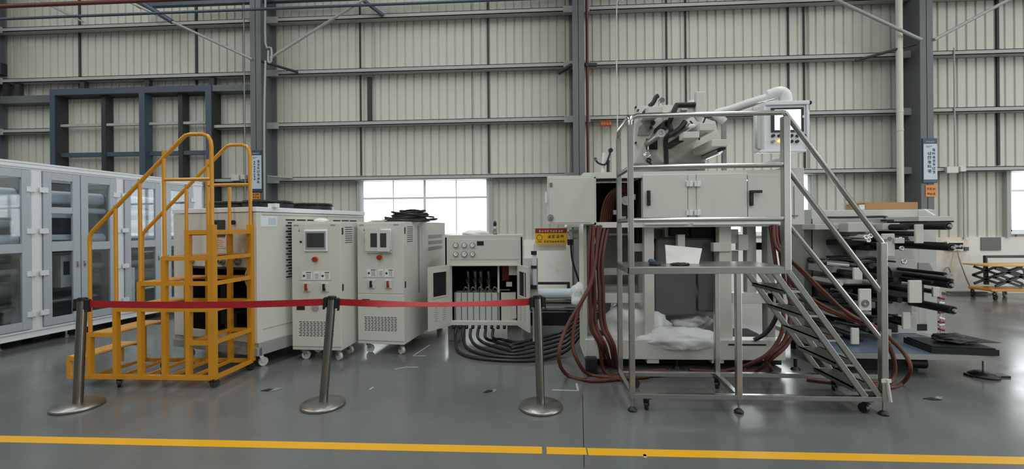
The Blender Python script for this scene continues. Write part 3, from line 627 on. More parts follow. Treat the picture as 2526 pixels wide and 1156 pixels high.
# ================================================================== TEMPERATURE CONTROL UNITS
def unit(loc, rz, Dp, label, opened):
    W_, H0, H1 = .605, .13, 1.63
    t = thing('panel_unit', label, 'machine', (*loc, 0), rz, 'temperature units with touch screens')
    mb = MB(); mb.box(0, W_, .006, Dp, H0, H1); b_ = part('body', mb, 'machine', t, bevel=.006)
    mb = MB(); mb.box(.004, W_ - .004, 0, .008, .17, 1.61) if not opened else mb.box(.004, W_ - .004, 0, .008, .75, 1.61).box(.004, W_ - .004, 0, .008, .17, .74)
    part('front_panel', mb, 'machine', t, bevel=.003)
    mb = MB(); mb.box(.165, .455, -.022, 0, 1.285, 1.54)
    fr_ = part('screen_frame', mb, 'white', t, bevel=.01)
    mb = MB(); mb.box(.185, .435, -.026, -.022, 1.31, 1.52); mb.m(1).box(.205, .42, -.0275, -.026, 1.335, 1.50); part('screen', mb, ['machdark', 'screen'], fr_)
    if opened:
        mb = MB(); mb.box(.13, .33, -.045, -.03, 1.27, 1.56).box(.30, .46, -.075, -.06, 1.27, 1.53)
        mb.m(1).box(.2, .31, -.047, -.045, 1.32, 1.49).box(.34, .42, -.077, -.075, 1.32, 1.49); mb.m(0).box(.13, .46, -.03, -.0, 1.25, 1.27)
        part('screen_cover', mb, ['machine', 'screen'], t, bevel=.003)
    mb = MB(); mb.tube((.12, 0, 1.40), (.12, -.012, 1.40), .012); part('key_lock', mb, 'blackm', t)
    mb = MB(); mb.tube((.30, 0, 1.195), (.30, -.006, 1.195), .034, n=24); e = part('stop_button_ring', mb, 'orange', t)
    mb = MB(); mb.tube((.30, -.006, 1.195), (.30, -.04, 1.195), .024, .028, n=20); part('stop_button', mb, 'red', e)
    for (x0, x1) in ((.13, .25), (.275, .345), (.36, .47)):
        mb = MB(); mb.box(x0, x1, -.003, 0, .955, 1.05); mb.m(1)
        if x1 - x0 > .08: mb.box(x0 + .05, x1 - .005, -.004, -.003, 1.035, 1.045)
        for r in range(5): mb.box(x0 + (.055 if x1 - x0 > .08 else .012), x1 - .01, -.004, -.003, 1.02 - r * .013, 1.024 - r * .013)
        if x1 - x0 > .08: mb.tube((x0 + .025, -.003, 1.0), (x0 + .025, -.006, 1.0), .014)
        part('instruction_label', mb, ['paper', 'ink'], t)
    for x, c in ((.19, 'red'), (.41, 'blackm')) if not opened else ((.19, 'blackm'), (.41, 'red')):
        mb = MB(); mb.box(x - .045, x + .045, -.02, 0, .82, .92); k = part('valve_plate', mb, 'machdark' if False else 'machine', t, bevel=.004)
        mb = MB(); mb.box(x - .012, x + .012, -.04, -.02, .83, .91).box(x - .018, x + .018, -.03, -.02, .83, .86); part('valve_lever', mb, c, k, bevel=.003)
    mb = MB(); mb.box(.085, .49, -.002, 0, .945, .948); part('trim_line', mb, 'greyink', t)
    mb = MB(); mb.box(.06, .16, -.004, 0, .60, .68); part('socket_plate', mb, 'void', t)
    mb = MB(); mb.tube((.29, 0, .63), (.29, -.01, .63), .042, n=28).tube((.29, -.01, .63), (.29, -.014, .63), .012)
    for k in range(8): a = k * PI / 4; mb.m(1).beam((.29 + .012 * math.cos(a), -.012, .63 + .012 * math.sin(a)), (.29 + .038 * math.cos(a), -.012, .63 + .038 * math.sin(a)), .004, .003)
    part('vent_cap', mb, ['machdark', 'machine'], t)
    mb = MB()
    for r in range(9):
        for c_ in range(10):
            x = .09 + c_ * .043 + (.008 if r % 2 else 0); z = .46 - r * .02; mb.box(x, x + .03, -.001, .0005, z - .004, z + .004)
    part('front_louvre', mb, 'void', t)
    mb = MB(); mb.box(.0, W_, -.001, .0005, .172, .176); part('panel_joint', mb, 'machdark', t)
    for x0 in (.03, .48): mb = MB(); mb.box(x0, x0 + .06, -.002, 0, 1.585, 1.6); part('warning_label', mb, 'machdark', t)
    mb = MB(); mb.prism([(.085, 1.52), (.11, 1.52), (.0975, 1.55)], -.002, 0, 'y'); part('triangle_label', mb, 'greyink', t)
    for z in (1.52, .86): mb = MB(); mb.box(W_, W_ + .006, .03, .06, z - .04, z + .04); part('door_lock', mb, 'black', t, bevel=.003)
    mb = MB(); mb.box(W_, W_ + .002, .1, .30, 1.34, 1.58); mb.m(1)
    for r in range(8): mb.box(W_ + .002, W_ + .003, .11, .29, 1.56 - r * .026, 1.57 - r * .026)
    part('side_label', mb, ['machine', 'ink'], t)
    if opened:
        mb = MB(); mb.box(W_, W_ + .004, .46, .52, .7, 1.58); part('door_gap', mb, 'machdark', t)
        mb = MB(); mb.box(W_, W_ + .004, .62, 1.58, .22, 1.56); part('side_panel', mb, 'machine', t, bevel=.002)
        mb = MB()
        for r in range(3): mb.box(W_ + .004, W_ + .007, .85, 1.45, 1.40 - r * .085, 1.45 - r * .085)
        part('side_louvre', mb, 'machdark', t)
    for x, y, a in ((.09, .09, .4), (W_ - .09, .09, -.5), (.09, Dp - .1, .8), (W_ - .09, Dp - .1, -.3)): caster(t, x, y, H0, .048, a, 'brass', 'wheel', False, .034)
    return t
unit((-2.89, 4.995), math.radians(-2.5), .45, 'grey control unit with closed screen, on casters beside the chiller', False)
unit((-2.226, 5.295), math.radians(-6.0), 1.62, 'grey control unit with opened screen cover and black cable coil on top', True)
# things lying on the units
mb = MB()
rnd = random.Random(4)
for k in range(13):
    c = Vector((-1.72 + rnd.uniform(-.06, .07), 5.75 + rnd.uniform(-.05, .06), 1.642 + .0115 * k)); R1 = .32 - .015 * k + rnd.uniform(-.03, .03); pts = [(c.x + R1 * math.cos(a) * 1.05, c.y + R1 * .75 * math.sin(a), c.z + .008 * math.sin(3 * a + k)) for a in [2 * PI * j / 26 for j in range(27)]]
    mb.path(pts, .010, n=7)
tag(solo('cable_coil', mb, 'rubber'), 'coil of black cable on top of the middle control unit', 'cable')
mb = MB(); mb.box(-2.15, -1.95, 5.45, 5.6, 1.632, 1.645).box(-2.1, -1.92, 5.42, 5.55, 1.645, 1.655); tag(solo('paper_stack', mb, 'paper'), 'white papers lying in front of the black cable coil', 'paper')
mb = MB(); mb.blob((-2.68, 5.3, 1.65), (.09, .07, .035), 3, .2, sub=3); tag(solo('glare_wrap', mb, 'bag'), 'small white wrap shaped as glare on top of the left control unit', 'plastic')  # white lump stands in for glare on the unit top

# ================================================================== MANIFOLD CABINET WITH OPEN DOORS
MX0, MX1, MY, MD = -1.245, -.20, 5.85, .62
t = thing('manifold_cabinet', 'low grey cabinet with open doors, gauges and a hose manifold inside', 'cabinet', ((MX0 + MX1) / 2, MY, 0), 0)
z0, z1 = .24, 1.45; ox0, ox1, oz0, oz1 = -1.155, -.275, .30, 1.035
mb = MB(); mb.box(MX0, MX1, MY, MY + MD, z1 - .03, z1).box(MX0, MX0 + .025, MY, MY + MD, z0, z1 - .03).box(MX1 - .025, MX1, MY, MY + MD, z0, z1 - .03).box(MX0, MX1, MY + MD - .02, MY + MD, z0, z1).box(MX0, MX1, MY, MY + MD, z0, z0 + .03)
mb.box(MX0, ox0, MY, MY + .02, z0, z1 - .03).box(ox1, MX1, MY, MY + .02, z0, z1 - .03).box(ox0, ox1, MY, MY + .02, oz1, z1 - .03).box(ox0, ox1, MY, MY + .02, z0, oz0)
part('body', mb, 'machine', t, True, bevel=.003)
mb = MB(); mb.box(ox0 - .06, ox0 + .02 - .02, MY + .05, MY + MD - .02, z0 + .03, oz1 + .3); mb = MB(); mb.box(MX0 + .026, MX1 - .026, MY + MD - .03, MY + MD - .021, z0 + .03, z1 - .04).box(MX0 + .026, MX0 + .03, MY + .03, MY + MD - .03, z0 + .03, z1 - .04).box(MX1 - .03, MX1 - .026, MY + .03, MY + MD - .03, z0 + .03, z1 - .04); part('lining', mb, 'void', t, True)
mb = MB(); mb.box(-1.19, -.245, MY - .006, MY, 1.12, 1.39); gp = part('gauge_panel', mb, 'machine', t, True, bevel=.002)
for px, py in ((1125, 604), (1146, 604), (1166, 604), (1125, 626), (1146, 626), (1166, 626)):
    p = at(px, py, MY); r = .034 if (px, py) != (1146, 626) else .04
    mb = MB(); mb.tube((p.x, MY - .006, p.z), (p.x, MY - .03, p.z), r, n=24); mb.m(1).tube((p.x, MY - .03, p.z), (p.x, MY - .032, p.z), r * .8, n=24); mb.m(2).beam((p.x, MY - .033, p.z), (p.x + r * .5, MY - .033, p.z + r * .4), .005, .002, up=(0, 1, 0)); part('gauge', mb, ['brass', 'paper', 'ink'], gp, True)
p = at(1185, 600, MY); mb = MB(); mb.box(p.x - .045, p.x + .045, MY - .012, MY - .006, p.z - .025, p.z + .03); part('display', mb, 'void', gp, True)
mb = MB(); mb.box(ox0 - .01, ox1 + .01, MY - .035, MY, oz1, oz1 + .02).box(MX0 - .01, MX1 + .01, MY - .02, MY, z0 - .0, z0 + .05); part('drip_lip', mb, 'machine', t, True, bevel=.002)
def cab_door(hx, tipx, tipY, label, side):
    a = Vector((hx, MY, 0)); b = Vector((tipx, tipY, 0)); d = (b - a); Ln = d.length; d.normalize(); n = Vector((-d.y, d.x, 0)) * side; mb = MB(); T = .022
    def slab(u0, u1, v0, v1, h0=0, h1=T, k=0):
        mb.m(k); vs = [a + d * u + n * h + Vector((0, 0, v)) for h in (h0, h1) for u, v in ((u0, v0), (u1, v0), (u1, v1), (u0, v1))]; mb.add(vs, [(0, 3, 2, 1), (4, 5, 6, 7), (0, 1, 5, 4), (1, 2, 6, 5), (2, 3, 7, 6), (3, 0, 4, 7)])
    Z0, Z1 = .235, 1.05; w0, w1, v0, v1 = Ln * .22, Ln * .82, .66, .97
    slab(0, w0, Z0, Z1); slab(w1, Ln, Z0, Z1); slab(w0, w1, Z0, v0); slab(w0, w1, v1, Z1)
    dr = part('door', mb, 'machine', t, True)
    mb = MB(); slab(w0 - .02, w0, v0 - .02, v1 + .02, -.006, T + .006); slab(w1, w1 + .02, v0 - .02, v1 + .02, -.006, T + .006); slab(w0, w1, v0 - .02, v0, -.006, T + .006); slab(w0, w1, v1, v1 + .02, -.006, T + .006); part('window_frame', mb, 'machine', dr, True)
    mb = MB(); slab(w0, w1, v0, v1, .006, .014); part('window_pane', mb, 'void', dr, True)
    mb = MB()
    for r in range(8):
        for u in (.25, .62): slab(Ln * u, Ln * u + .06, .54 - r * .028, .546 - r * .028, -.002, T + .002)
    part('louvre', mb, 'machdark', dr, True)
    for z in (.9, .4): mb = MB(); mb.tube((hx, MY - .015, z - .035), (hx, MY - .015, z + .035), .014); part('hinge', mb, 'blackm', dr, True)
cab_door(ox0 - .03, -1.40, 5.50, '', 1); cab_door(ox1 + .02, -.095, 5.46, '', -1)
mb = MB()                                                  # inside: valves, tubes and junction boxes
mb.box(ox0 + .01, -.52, MY + .1, MY + .3, z0 + .03, .66); part('manifold_block', mb, 'machdark', t, True)
for k in range(7): x = -1.12 + k * .083; mb = MB(); mb.box(x, x + .07, MY + .08, MY + .12, z0 + .04, .66); part('solenoid_valve', mb, 'machine2', t, True, bevel=.004)
for x in (-.97, -.87, -.79, -.68):
    mb = MB(); mb.tube((x, MY + .25, .66), (x, MY + .25, .84), .02).tube((x, MY + .25, .84), (x, MY + .2, .95), .026).tube((x, MY + .22, .78), (x + .001, MY + .18, .82), .028); part('valve_actuator', mb, 'brass', t, True)
for k in range(5):
    x = -1.02 + k * .1; mb = MB(); mb.path([(x, MY + .14, .67), (x + .03, MY + .07, .74), (x + .08, MY + .1, .70), (x + .12, MY + .15, .66)], .009, smooth=5); part('tube', mb, 'steeldull', t, True)
mb = MB(); mb.box(-.5, -.3, MY + .1, MY + .16, z0 + .04, .66).box(-.35, -.29, MY + .05, MY + .1, .32, .55); part('terminal_plate', mb, 'machine', t, True)
mb = MB(); mb.box(-.545, -.52, MY + .08, MY + .12, .66, 1.03); part('stay_bar', mb, 'machine', t, True)
mb = MB(); mb.box(-.5, -.4, MY + .3, MY + .36, .8, 1.03); part('relay', mb, 'red', t, True)
mb = MB(); mb.box(-.43, -.35, MY + .12, MY + .18, .74, .80).box(-.39, -.28, MY + .08, MY + .1, .9, 1.03); part('terminal_box', mb, 'machine', t, True)
mb = MB(); mb.box(-.56, -.38, MY + .1, MY + .13, .69, .705); part('strap', mb, 'steeldull', t, True)
for x in (-1.18, -.36): mb = MB(); mb.box(x - .06, x + .14, MY + .12, MY + .4, 0, z0); part('foot', mb, 'machdark', t, True, bevel=.004)
for k in range(9): x = -1.13 + k * .085; mb = MB(); mb.tube((x, MY + .03, z0 + .01), (x, MY - .015, z0 - .04), .022, n=12); part('hose_coupling', mb, 'blackm', t, True)
# black hoses from the manifold to the press
rnd = random.Random(11); ends = [(1150, 800), (1168, 802), (1186, 803), (1205, 803), (1222, 803), (1240, 802)]
for k in range(6):
    x = -1.10 + k * .1; sag = [(.9, 5.0), (.9, 5.12), (.85, 5.24), (.8, 5.36), (.75, 5.48), (.7, 5.58)][k]
    pts = [(x, MY - .02, .19), (x + .01, MY - .12, .10), (x + .12, sag[1] + .35, .024), (x + .42, sag[1] + .08, .022), (-.1 - .05 * k, sag[1] + .02, .022 + .004 * k), (.3, sag[1] + .22, .06 + .02 * k), (.52, 5.42 + .03 * k, .22 + .035 * k), (.7, 5.6, .3 + .03 * k)]
    mb = MB(); mb.path(pts, .02, n=10, smooth=8); tag(solo('manifold_hose', mb, 'rubber'), ['black floor hose of the manifold, leftmost and nearest to the viewer', 'black floor hose just behind the nearest one', 'third black floor hose from the front of the loop', 'fourth black floor hose from the front of the loop', 'black floor hose second from the back of the loop', 'rearmost black floor hose, starting furthest right under the cabinet'][k], 'hose', 'black hoses under the manifold cabinet')
# on top of the cabinet
mb = MB(); mb.blob((-.86, 6.1, 1.468), (.2, .14, .05), 8, .2, sub=3); tag(solo('cloth_bundle', mb, 'paper'), 'white cloth heap on top of the manifold cabinet', 'cloth')
p = at(1221, 560, 6.0); mb = MB(); mb.lathe([(0, 0), (.028, 0), (.028, .09), (.016, .11), (.014, .125), (0, .125)], (p.x, 6.0, 1.45)); mb.m(1).lathe([(0, .12), (.022, .12), (.024, .16), (.012, .185), (0, .19)], (p.x, 6.0, 1.45)); tag(solo('spray_bottle', mb, ['steeldull', 'black']), 'small bottle with black top on the manifold cabinet', 'bottle')

# ================================================================== STAINLESS WORK PLATFORM WITH STAIRS
PF, PB, PL, PR, SR, DZ = 3.73, 4.28, .785, 2.045, 2.80, 1.205
t = thing('work_platform', 'stainless steel work platform with railings and steep stairs on the right', 'platform', (1.8, 4.0, 0))
q = .045; h = q / 2
def sq(name, a, b, w_=q, m_='steel', par=None): mb = MB(); mb.beam(a, b, w_, w_); return part(name, mb, m_, par or t, True, bevel=.004)
def rd(name, pts, r=.021, sm=0, m_='steel'): mb = MB(); mb.path(pts, r, n=14, smooth=sm); return part(name, mb, m_, t, True)
for nm, X, Y, z1 in (('post', PL, PF, 2.40), ('post', PL + .005, PB, 2.40), ('post', PR + .0, PF, 2.44)):
    sq(nm, (X, Y, .11 if X < 1 else DZ - .03), (X, Y, z1), q if X < 1 else .056)
sq('post', (1.655, PF, .11), (1.655, PF, DZ - .04)); sq('post', (1.70, PB, .11), (1.70, PB, DZ - .04))
sq('post', (SR, PF, .11), (SR, PF, 1.40), .05)
# base frame
for a, b in (((PL, PF, .13), (SR + .03, PF, .13)), ((PL, PB, .13), (3.15, PB, .13)), ((PL, PF, .13), (PL, PB, .13)), ((1.655, PF, .13), (1.70, PB, .13)), ((SR, PF, .13), (SR, PB, .13))): sq('base_rail', a, b, .041)
# deck
mb = MB(); mb.box(PL - h, PR + h, PF - h - .003, PF + h, DZ - .055, DZ).box(PL - h, PR + h, PB - h, PB + h, DZ - .055, DZ).box(PL - h, PL + h, PF, PB, DZ - .055, DZ).box(PR - h, PR + h, PF, PB, DZ - .055, DZ).box(PL, PR, PF + .0, PB, DZ - .002, DZ + .003)
part('deck', mb, 'steeldull', t, True, bevel=.003)
# railings: three levels along the front and round the left end
for z in (1.60, 2.045): rd('railing', [(PL, PF, z), (PR, PF, z)]); rd('railing', [(PL, PF, z), (PL + .005, PB, z)], .019)
rd('railing', [(PL, PF, 2.38), (PL, PF, 2.43), (PL + .02, PF, 2.462), (PL + .06, PF, 2.475), (PR - .02, PF, 2.475), (PR, PF, 2.47)], .021)
rd('railing', [(PL, PF, 2.40), (PL, PF + .02, 2.45), (PL, PF + .06, 2.475), (PL + .005, PB - .06, 2.475), (PL + .005, PB - .015, 2.45), (PL + .005, PB, 2.38)], .021)
# handrails running down the stairs, in front and behind
rd('handrail', [(PR, PF, 2.47), (SR - .03, PF, 1.44), (SR - .008, PF, 1.41), (SR, PF, 1.38)]); rd('handrail', [(PR, PF, 2.03), (SR - .02, PF, 1.005)]); rd('handrail', [(PR, PF, 1.58), (SR - .02, PF, .62)])
# stair strings, each a pair of bars, and plate treads
def stx(z, o=0): return PR + .015 + (DZ - .04 - z) * (SR - .03 - PR) / (DZ - .16) + o
for Y in (PF, PB):
    for o in (0, -.115):
        z0 = .14; a = Vector((stx(DZ - .04, o), Y, DZ - .04)); b = Vector((stx(z0, o), Y, z0)); mb = MB(); mb.beam(a, b, .014 if False else .03, .045); part('string', mb, 'steeldull', t, True, bevel=.003)
for k in range(5):
    z = DZ - .2 * (k + 1); xa = stx(z, -.115); mb = MB(); mb.box(xa - .03, xa + .17, PF + .02, PB - .01, z - .004, z).box(xa + .15, xa + .17, PF + .02, PB - .01, z - .03, z).box(xa - .03, xa - .01, PF + .02, PB - .01, z - .03, z)
    for j in range(6): mb.box(xa - .01 + j * .026, xa - .002 + j * .026, PF + .04, PB - .03, z, z + .003)
    part('tread', mb, 'steeldull', t, True)
    for Y in (PF, PB): mb = MB(); mb.box(xa - .02, xa + .14, Y - .012, Y - .008 if Y == PB else Y + .016, z - .012, z + .006); part('tread_bracket', mb, 'steel', t, True)
for X, Y in ((PL, PF), (1.655, PF), (SR - .0, PF)):
    mb = MB(); mb.tube((X, Y, .03), (X, Y, .11), .008); mb.m(1).lathe([(0, 0), (.036, 0), (.038, .012), (.02, .03), (.012, .036), (0, .036)], (X, Y, 0), 20); part('levelling_foot', mb, ['steel', 'black'], t, True)
for X, Y, a in ((PL + .12, PF + .02, 1.2), (SR - .12, PF + .02, 1.9), (PL + .13, PB - .02, .5), (1.69, PB - .02, 1), (SR - .05, PB - .03, .6)): caster(t, X, Y, .11, .038, a)
mb = MB(); mb.beam((SR + .005, PF - .03, .30), (SR + .03, PF - .032, .12), .012, .03).box(SR - .035, SR + .04, PF - .032, PF - .026, .27, .30); part('tape', mb, 'pvc', t, True, label='white tape round the foot of the stair post')
# loose things lying on the deck
p = at(1648, 645, 4.08); mb = MB(); a = at(1646, 604, 4.1); b = at(1729, 612, 4.1)
vs = [(at(1644, 640, 4.08).x, 4.08, DZ + .004), (at(1724, 640, 4.0).x, 4.0, DZ + .004), (b.x, 4.07, b.z), (a.x, 4.16, a.z)]
mb.add([Vector(v) for v in vs] + [Vector(v) + Vector((0, .012, 0)) for v in vs], [(0, 1, 2, 3), (7, 6, 5, 4), (0, 4, 5, 1), (1, 5, 6, 2), (2, 6, 7, 3), (3, 7, 4, 0)])
mb.box(vs[0][0] + .05, vs[1][0] - .05, 4.1, 4.2, DZ + .004, DZ + .06)
tag(solo('document_folder', mb, 'paper'), 'large white paper folder leaning on the platform deck', 'folder')
def glove(px, label, m_, sd, sx): p = at(px, 640, 3.9); mb = MB(); mb.blob((p.x, 3.88, DZ + .012), (sx, .06, .016), sd, .35, sub=3); mb.box(p.x - sx * .8, p.x + sx * .9, 3.86, 3.88, DZ + .004, DZ + .016); solo('work_glove', mb, m_, label, 'glove', 'gloves on the platform deck')
glove(1614, 'blue black glove on the left end of the platform deck', 'blackm', 2, .05); glove(1675, 'black glove lying in front of the white folder', 'black', 5, .085)
mb = MB(); p = at(1609, 632, 3.96); mb.blob((p.x, 3.97, DZ + .03), (.035, .03, .022), 9, .2, sub=3, flat=False); tag(solo('blue_rag', mb, 'bsign'), 'small dark blue rag behind the left glove on the deck', 'rag')

# ================================================================== PRINTING PRESS (main machine behind the platform)
t = thing('printing_press', 'tall pale grey press with long cabinet, plastic film and rollers on top', 'machine', (1.7, 5.2, 0))
CYF = 4.75
def pbox(mb, x0, x1, y0, y1, Y, dp, k=None):       # box whose front face fills px x0..x1, y0..y1 at depth Y
    if k is not None: mb.m(k)
    xm = (x0 + x1) / 2; ym = (y0 + y1) / 2; return mb.box(at(x0, ym, Y).x, at(x1, ym, Y).x, Y, Y + dp, at(xm, y1, Y).z, at(xm, y0, Y).z)
def pp(name, x0, x1, y0, y1, Y, dp, m_='machine', bevel=.004, par=None, label=None):
    mb = MB(); pbox(mb, x0, x1, y0, y1, Y, dp); return part(name, mb, m_, par or t, True, bevel=bevel, label=label)
cz0, cz1 = 1.565, 2.085; cx0, cx1, cx2 = .60, 2.56, 2.79
mb = MB(); mb.box(cx0, cx1, CYF, CYF + .03, cz1 - .02, cz1 + .045).box(cx0, cx1, CYF + .031, CYF + .75, cz1 + .015, cz1 + .045).box(cx0 - .1, cx0 - .0005, CYF, CYF + .75, cz1 + .015, cz1 + .045).box(cx0 - .1, cx0 - .0005, CYF + .001, CYF + .75, cz0 - .0, cz0 + .05)
mb.box(cx0, cx1, CYF, CYF + .75, cz0 - .03, cz0 + .03).box(cx0, cx0 + .035, CYF, CYF + .75, cz0, cz1).box(cx0, cx1, CYF + .70, CYF + .75, cz0, cz1).box(1.12, 1.14, CYF + .03, CYF + .7, cz0, cz1)
cabn = part('cabinet', mb, 'machine', t, True, bevel=.003)
mb = MB(); mb.box(cx0 + .035, 1.12, CYF + .5, CYF + .52, cz0 + .03, cz1 - .02).box(cx0 + .036, cx0 + .04, CYF + .02, CYF + .5, cz0 + .03, cz1 - .02).box(1.112, 1.12, CYF + .04, CYF + .5, cz0 + .03, cz1 - .02); part('compartment_lining', mb, 'void', t, True)
for k in range(6):                                   # hoses coiled inside the open compartment
    o = k * .028; mb = MB(); mb.path([(.70 + o, CYF + .2 + .03 * k, cz0 - .02), (.72 + o, CYF + .2 + .03 * k, cz0 + .15), (.78 + o, CYF + .2 + .02 * k, cz0 + .32), (.9 + o * .7, CYF + .22, cz1 - .10 - .01 * k), (1.05, CYF + .25, cz1 - .05 - .02 * k)], .015, n=8, smooth=6); part('compartment_hose', mb, 'hose', t, True)
mb = MB(); mb.tube((.97, CYF + .1, 1.83), (.97, CYF + .16, 1.83), .05, n=18, hollow=.6); part('pulley', mb, 'brass', t, True); mb = MB(); mb.box(.84, .90, CYF + .15, CYF + .2, 1.68, 1.73); part('valve_fitting', mb, 'brass', t, True); mb = MB(); mb.box(.9, .98, CYF + .15, CYF + .2, 1.62, 1.66); part('valve_fitting', mb, 'brass', t, True); mb = MB(); mb.box(1.03, 1.08, CYF + .12, CYF + .2, 1.84, 1.9); part('valve_fitting', mb, 'brass', t, True)
mb = MB(); mb.box(.9, 1.1, CYF + .25, CYF + .4, 1.62, 1.98); part('motor_block', mb, 'black', t, True, bevel=.01)
# doors
d1 = pp('door', 1350, 1466, 433, 553, CYF - .025, .02, label='door swung fully open to the left')
pp('door_inner_panel', 1354, 1458, 438, 549, CYF - .03, .006, par=d1)
mb = MB(); p = at(1358, 536, CYF - .04); mb.ring((p.x, CYF - .04, p.z), .03, .004, 'y'); mb.ring((p.x + .01, CYF - .042, p.z - .005), .022, .003, 'y'); part('cable_tie_loop', mb, 'greyink', d1, True)
for py in (455, 540): mb = MB(); p = at(1359, py, CYF - .04); mb.box(p.x - .012, p.x + .016, CYF - .045, CYF - .03, p.z - .02, p.z + .02); part('door_catch', mb, 'brass', d1, True)
mb = MB(); p = at(1347, 487, CYF - .03); mb.box(p.x - .01, p.x + .006, CYF - .05, CYF - .02, p.z - .06, p.z + .06); part('handle', mb, 'white', d1, True, bevel=.003)
d2 = pp('door', 1586, 1696, 430, 541, CYF - .022, .022); d3 = pp('door', 1719, 1843, 428, 541, CYF - .022, .022)
d4 = pp('door', 1845, 1928, 430, 541, CYF - .012, .012); pp('door_divider', 1697, 1718, 430, 541, CYF - .014, .014)
for x in (1706, 1725):
    for y in (453, 524):
        mb = MB(); p = at(x - 4, y, CYF - .03); mb.box(p.x - .035, p.x + .03, CYF - .036, CYF - .022, p.z - .028, p.z + .028).tube((p.x, CYF - .036, p.z - .03), (p.x, CYF - .036, p.z + .03), .01)
        part('hinge', mb, 'white', d2 if x == 1706 else d3, True, bevel=.002)
mb = MB(); p = at(1600, 487, CYF - .03); mb.box(p.x - .017, p.x + .017, CYF - .05, CYF - .022, p.z - .085, p.z + .075).box(p.x - .012, p.x + .012, CYF - .06, CYF - .05, p.z - .04, p.z + .07); part('handle', mb, 'black', d2, True, bevel=.004)
mb = MB(); p = at(1853, 487, CYF - .02); mb.box(p.x - .017, p.x + .017, CYF - .04, CYF - .012, p.z - .085, p.z + .075).box(p.x - .017, p.x + .10, CYF - .055, CYF - .04, p.z + .045, p.z + .075); mb.tube((p.x, CYF - .046, p.z - .06), (p.x, CYF - .04, p.z - .06), .008); part('handle', mb, 'black', d4, True, bevel=.003)
pp('end_panel', 1930, 1984, 413, 554, CYF + .1, .5); mb = MB(); p = at(1960, 500, CYF + .09); mb.box(p.x - .002, p.x + .002, CYF + .094, CYF + .1, p.z - .17, p.z + .18).box(p.x - .02, p.x + .04, CYF + .09, CYF + .1, p.z - .14, p.z - .13); part('panel_seam', mb, 'greyink', t, True)
mb = MB(); pbox(mb, 1590, 1700, 550, 553, CYF - .03, .03); pbox(mb, 1710, 1925, 549, 553, CYF - .03, .03); part('cable_tray', mb, 'white', t, True)
mb = MB(); p = at(1940, 410, CYF); mb.box(p.x - .04, p.x + .02, CYF + .12, CYF + .3, 2.2, 2.26).box(p.x - .03, p.x + .12, CYF + .12, CYF + .2, 2.18, 2.2); part('top_fitting', mb, 'white', t, True)
# base and lower frames
BY = 4.78
pp('base_beam', 1444, 1938, 838, 887, BY, .16, bevel=.006)
for a, b in ((1596, 1626), (1756, 1786)): pp('base_lug', a, b, 886, 896, BY + .01, .1)
mb = MB(); pbox(mb, 1797, 1890, 848, 852, BY - .003, .004); part('base_slot', mb, 'void', t, True)
mb = MB(); mb.box(rx(1460, 4.95), rx(1925, 4.95), BY + .17, BY + .95, .02, .24); part('under_shade_box', mb, 'void', t, True)  # black box added to paint the shade under the press
for X in (.72, 1.5, 2.2, 2.75): mb = MB(); mb.tube((X, BY + .08, .03), (X, BY + .08, .12), .018).tube((X, BY + .08, 0), (X, BY + .08, .03), .05, .03, n=16); part('levelling_foot', mb, 'blackm', t, True)
mb = MB(); pbox(mb, 1440, 1448, 553, 880, BY + .02, .5); part('side_post', mb, 'machine', t, True); pp('side_post', 1448, 1468, 553, 838, BY + .2, .06, 'machdark')
mb = MB(); mb.box(rx(1443, 4.6), rx(1472, 4.6), 4.62, 4.72, .0, .17).tube((rx(1450, 4.6), 4.60, .07), (rx(1450, 4.6), 4.63, .07), .02); part('jacking_caster', mb, 'black', t, True, bevel=.01)
for a, b, y1, Y in ((1590, 1614, 838, 4.86), (1775, 1805, 840, 4.86), (1640, 1660, 600, 5.1)): pp('column', a, b, 556, y1, Y, .1)
pp('column', 1843, 1866, 556, 745, 5.0, .1, 'machine'); pp('column', 1893, 1912, 556, 840, 4.92, .12, 'machdark')
pp('cross_beam', 1480, 1590, 724, 747, 4.92, .1); pp('cross_beam', 1614, 1774, 724, 747, 5.3, .1, 'machdark'); pp('cross_beam', 1806, 1908, 722, 748, 4.92, .1)
pp('rear_plate', 1478, 1592, 560, 838, 5.5, .05, 'machdark'); pp('rear_plate', 1614, 1775, 560, 838, 5.55, .05, 'machdark')
pp('inner_rail', 1480, 1590, 661, 678, 5.2, .08, 'machine'); pp('inner_rail', 1490, 1590, 575, 580, 5.2, .04, 'machine'); pp('inner_box', 1480, 1590, 706, 724, 5.1, .2, 'machdark')
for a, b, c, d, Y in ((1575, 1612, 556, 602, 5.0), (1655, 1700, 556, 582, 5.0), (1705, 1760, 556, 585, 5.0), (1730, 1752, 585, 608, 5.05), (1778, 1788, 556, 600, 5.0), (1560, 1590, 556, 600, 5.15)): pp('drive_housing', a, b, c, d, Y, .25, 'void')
for a, b, c, d, Y, m_ in ((1565, 1614, 600, 620, 4.95, 'machine'), (1672, 1690, 578, 610, 4.9, 'machine'), (1618, 1648, 565, 660, 5.25, 'machdark'), (1760, 1804, 598, 620, 4.84, 'machine'), (1786, 1822, 565, 600, 4.95, 'machine2'), (1822, 1846, 578, 617, 4.92, 'machine'), (1800, 1822, 618, 660, 5.0, 'machdark'), (1780, 1806, 620, 655, 4.97, 'machine2'), (1780, 1808, 770, 838, 4.95, 'machine'), (1576, 1592, 660, 740, 5.05, 'machdark'), (1640, 1690, 560, 575, 5.3, 'machdark')): pp('bracket', a, b, c, d, Y, .08, m_)
pp('motor', 1835, 1892, 598, 616, 5.05, .12, 'black', .02)
for a, b, c, d in ((1618, 1764, 585, 655), (1612, 1720, 660, 780), (1722, 1772, 668, 770)):      # translucent grey film over the rollers
    mb = MB(); pbox(mb, a, b, c, d, 5.02, .12); part('film_cover', mb, 'film', t, True, bevel=.03)
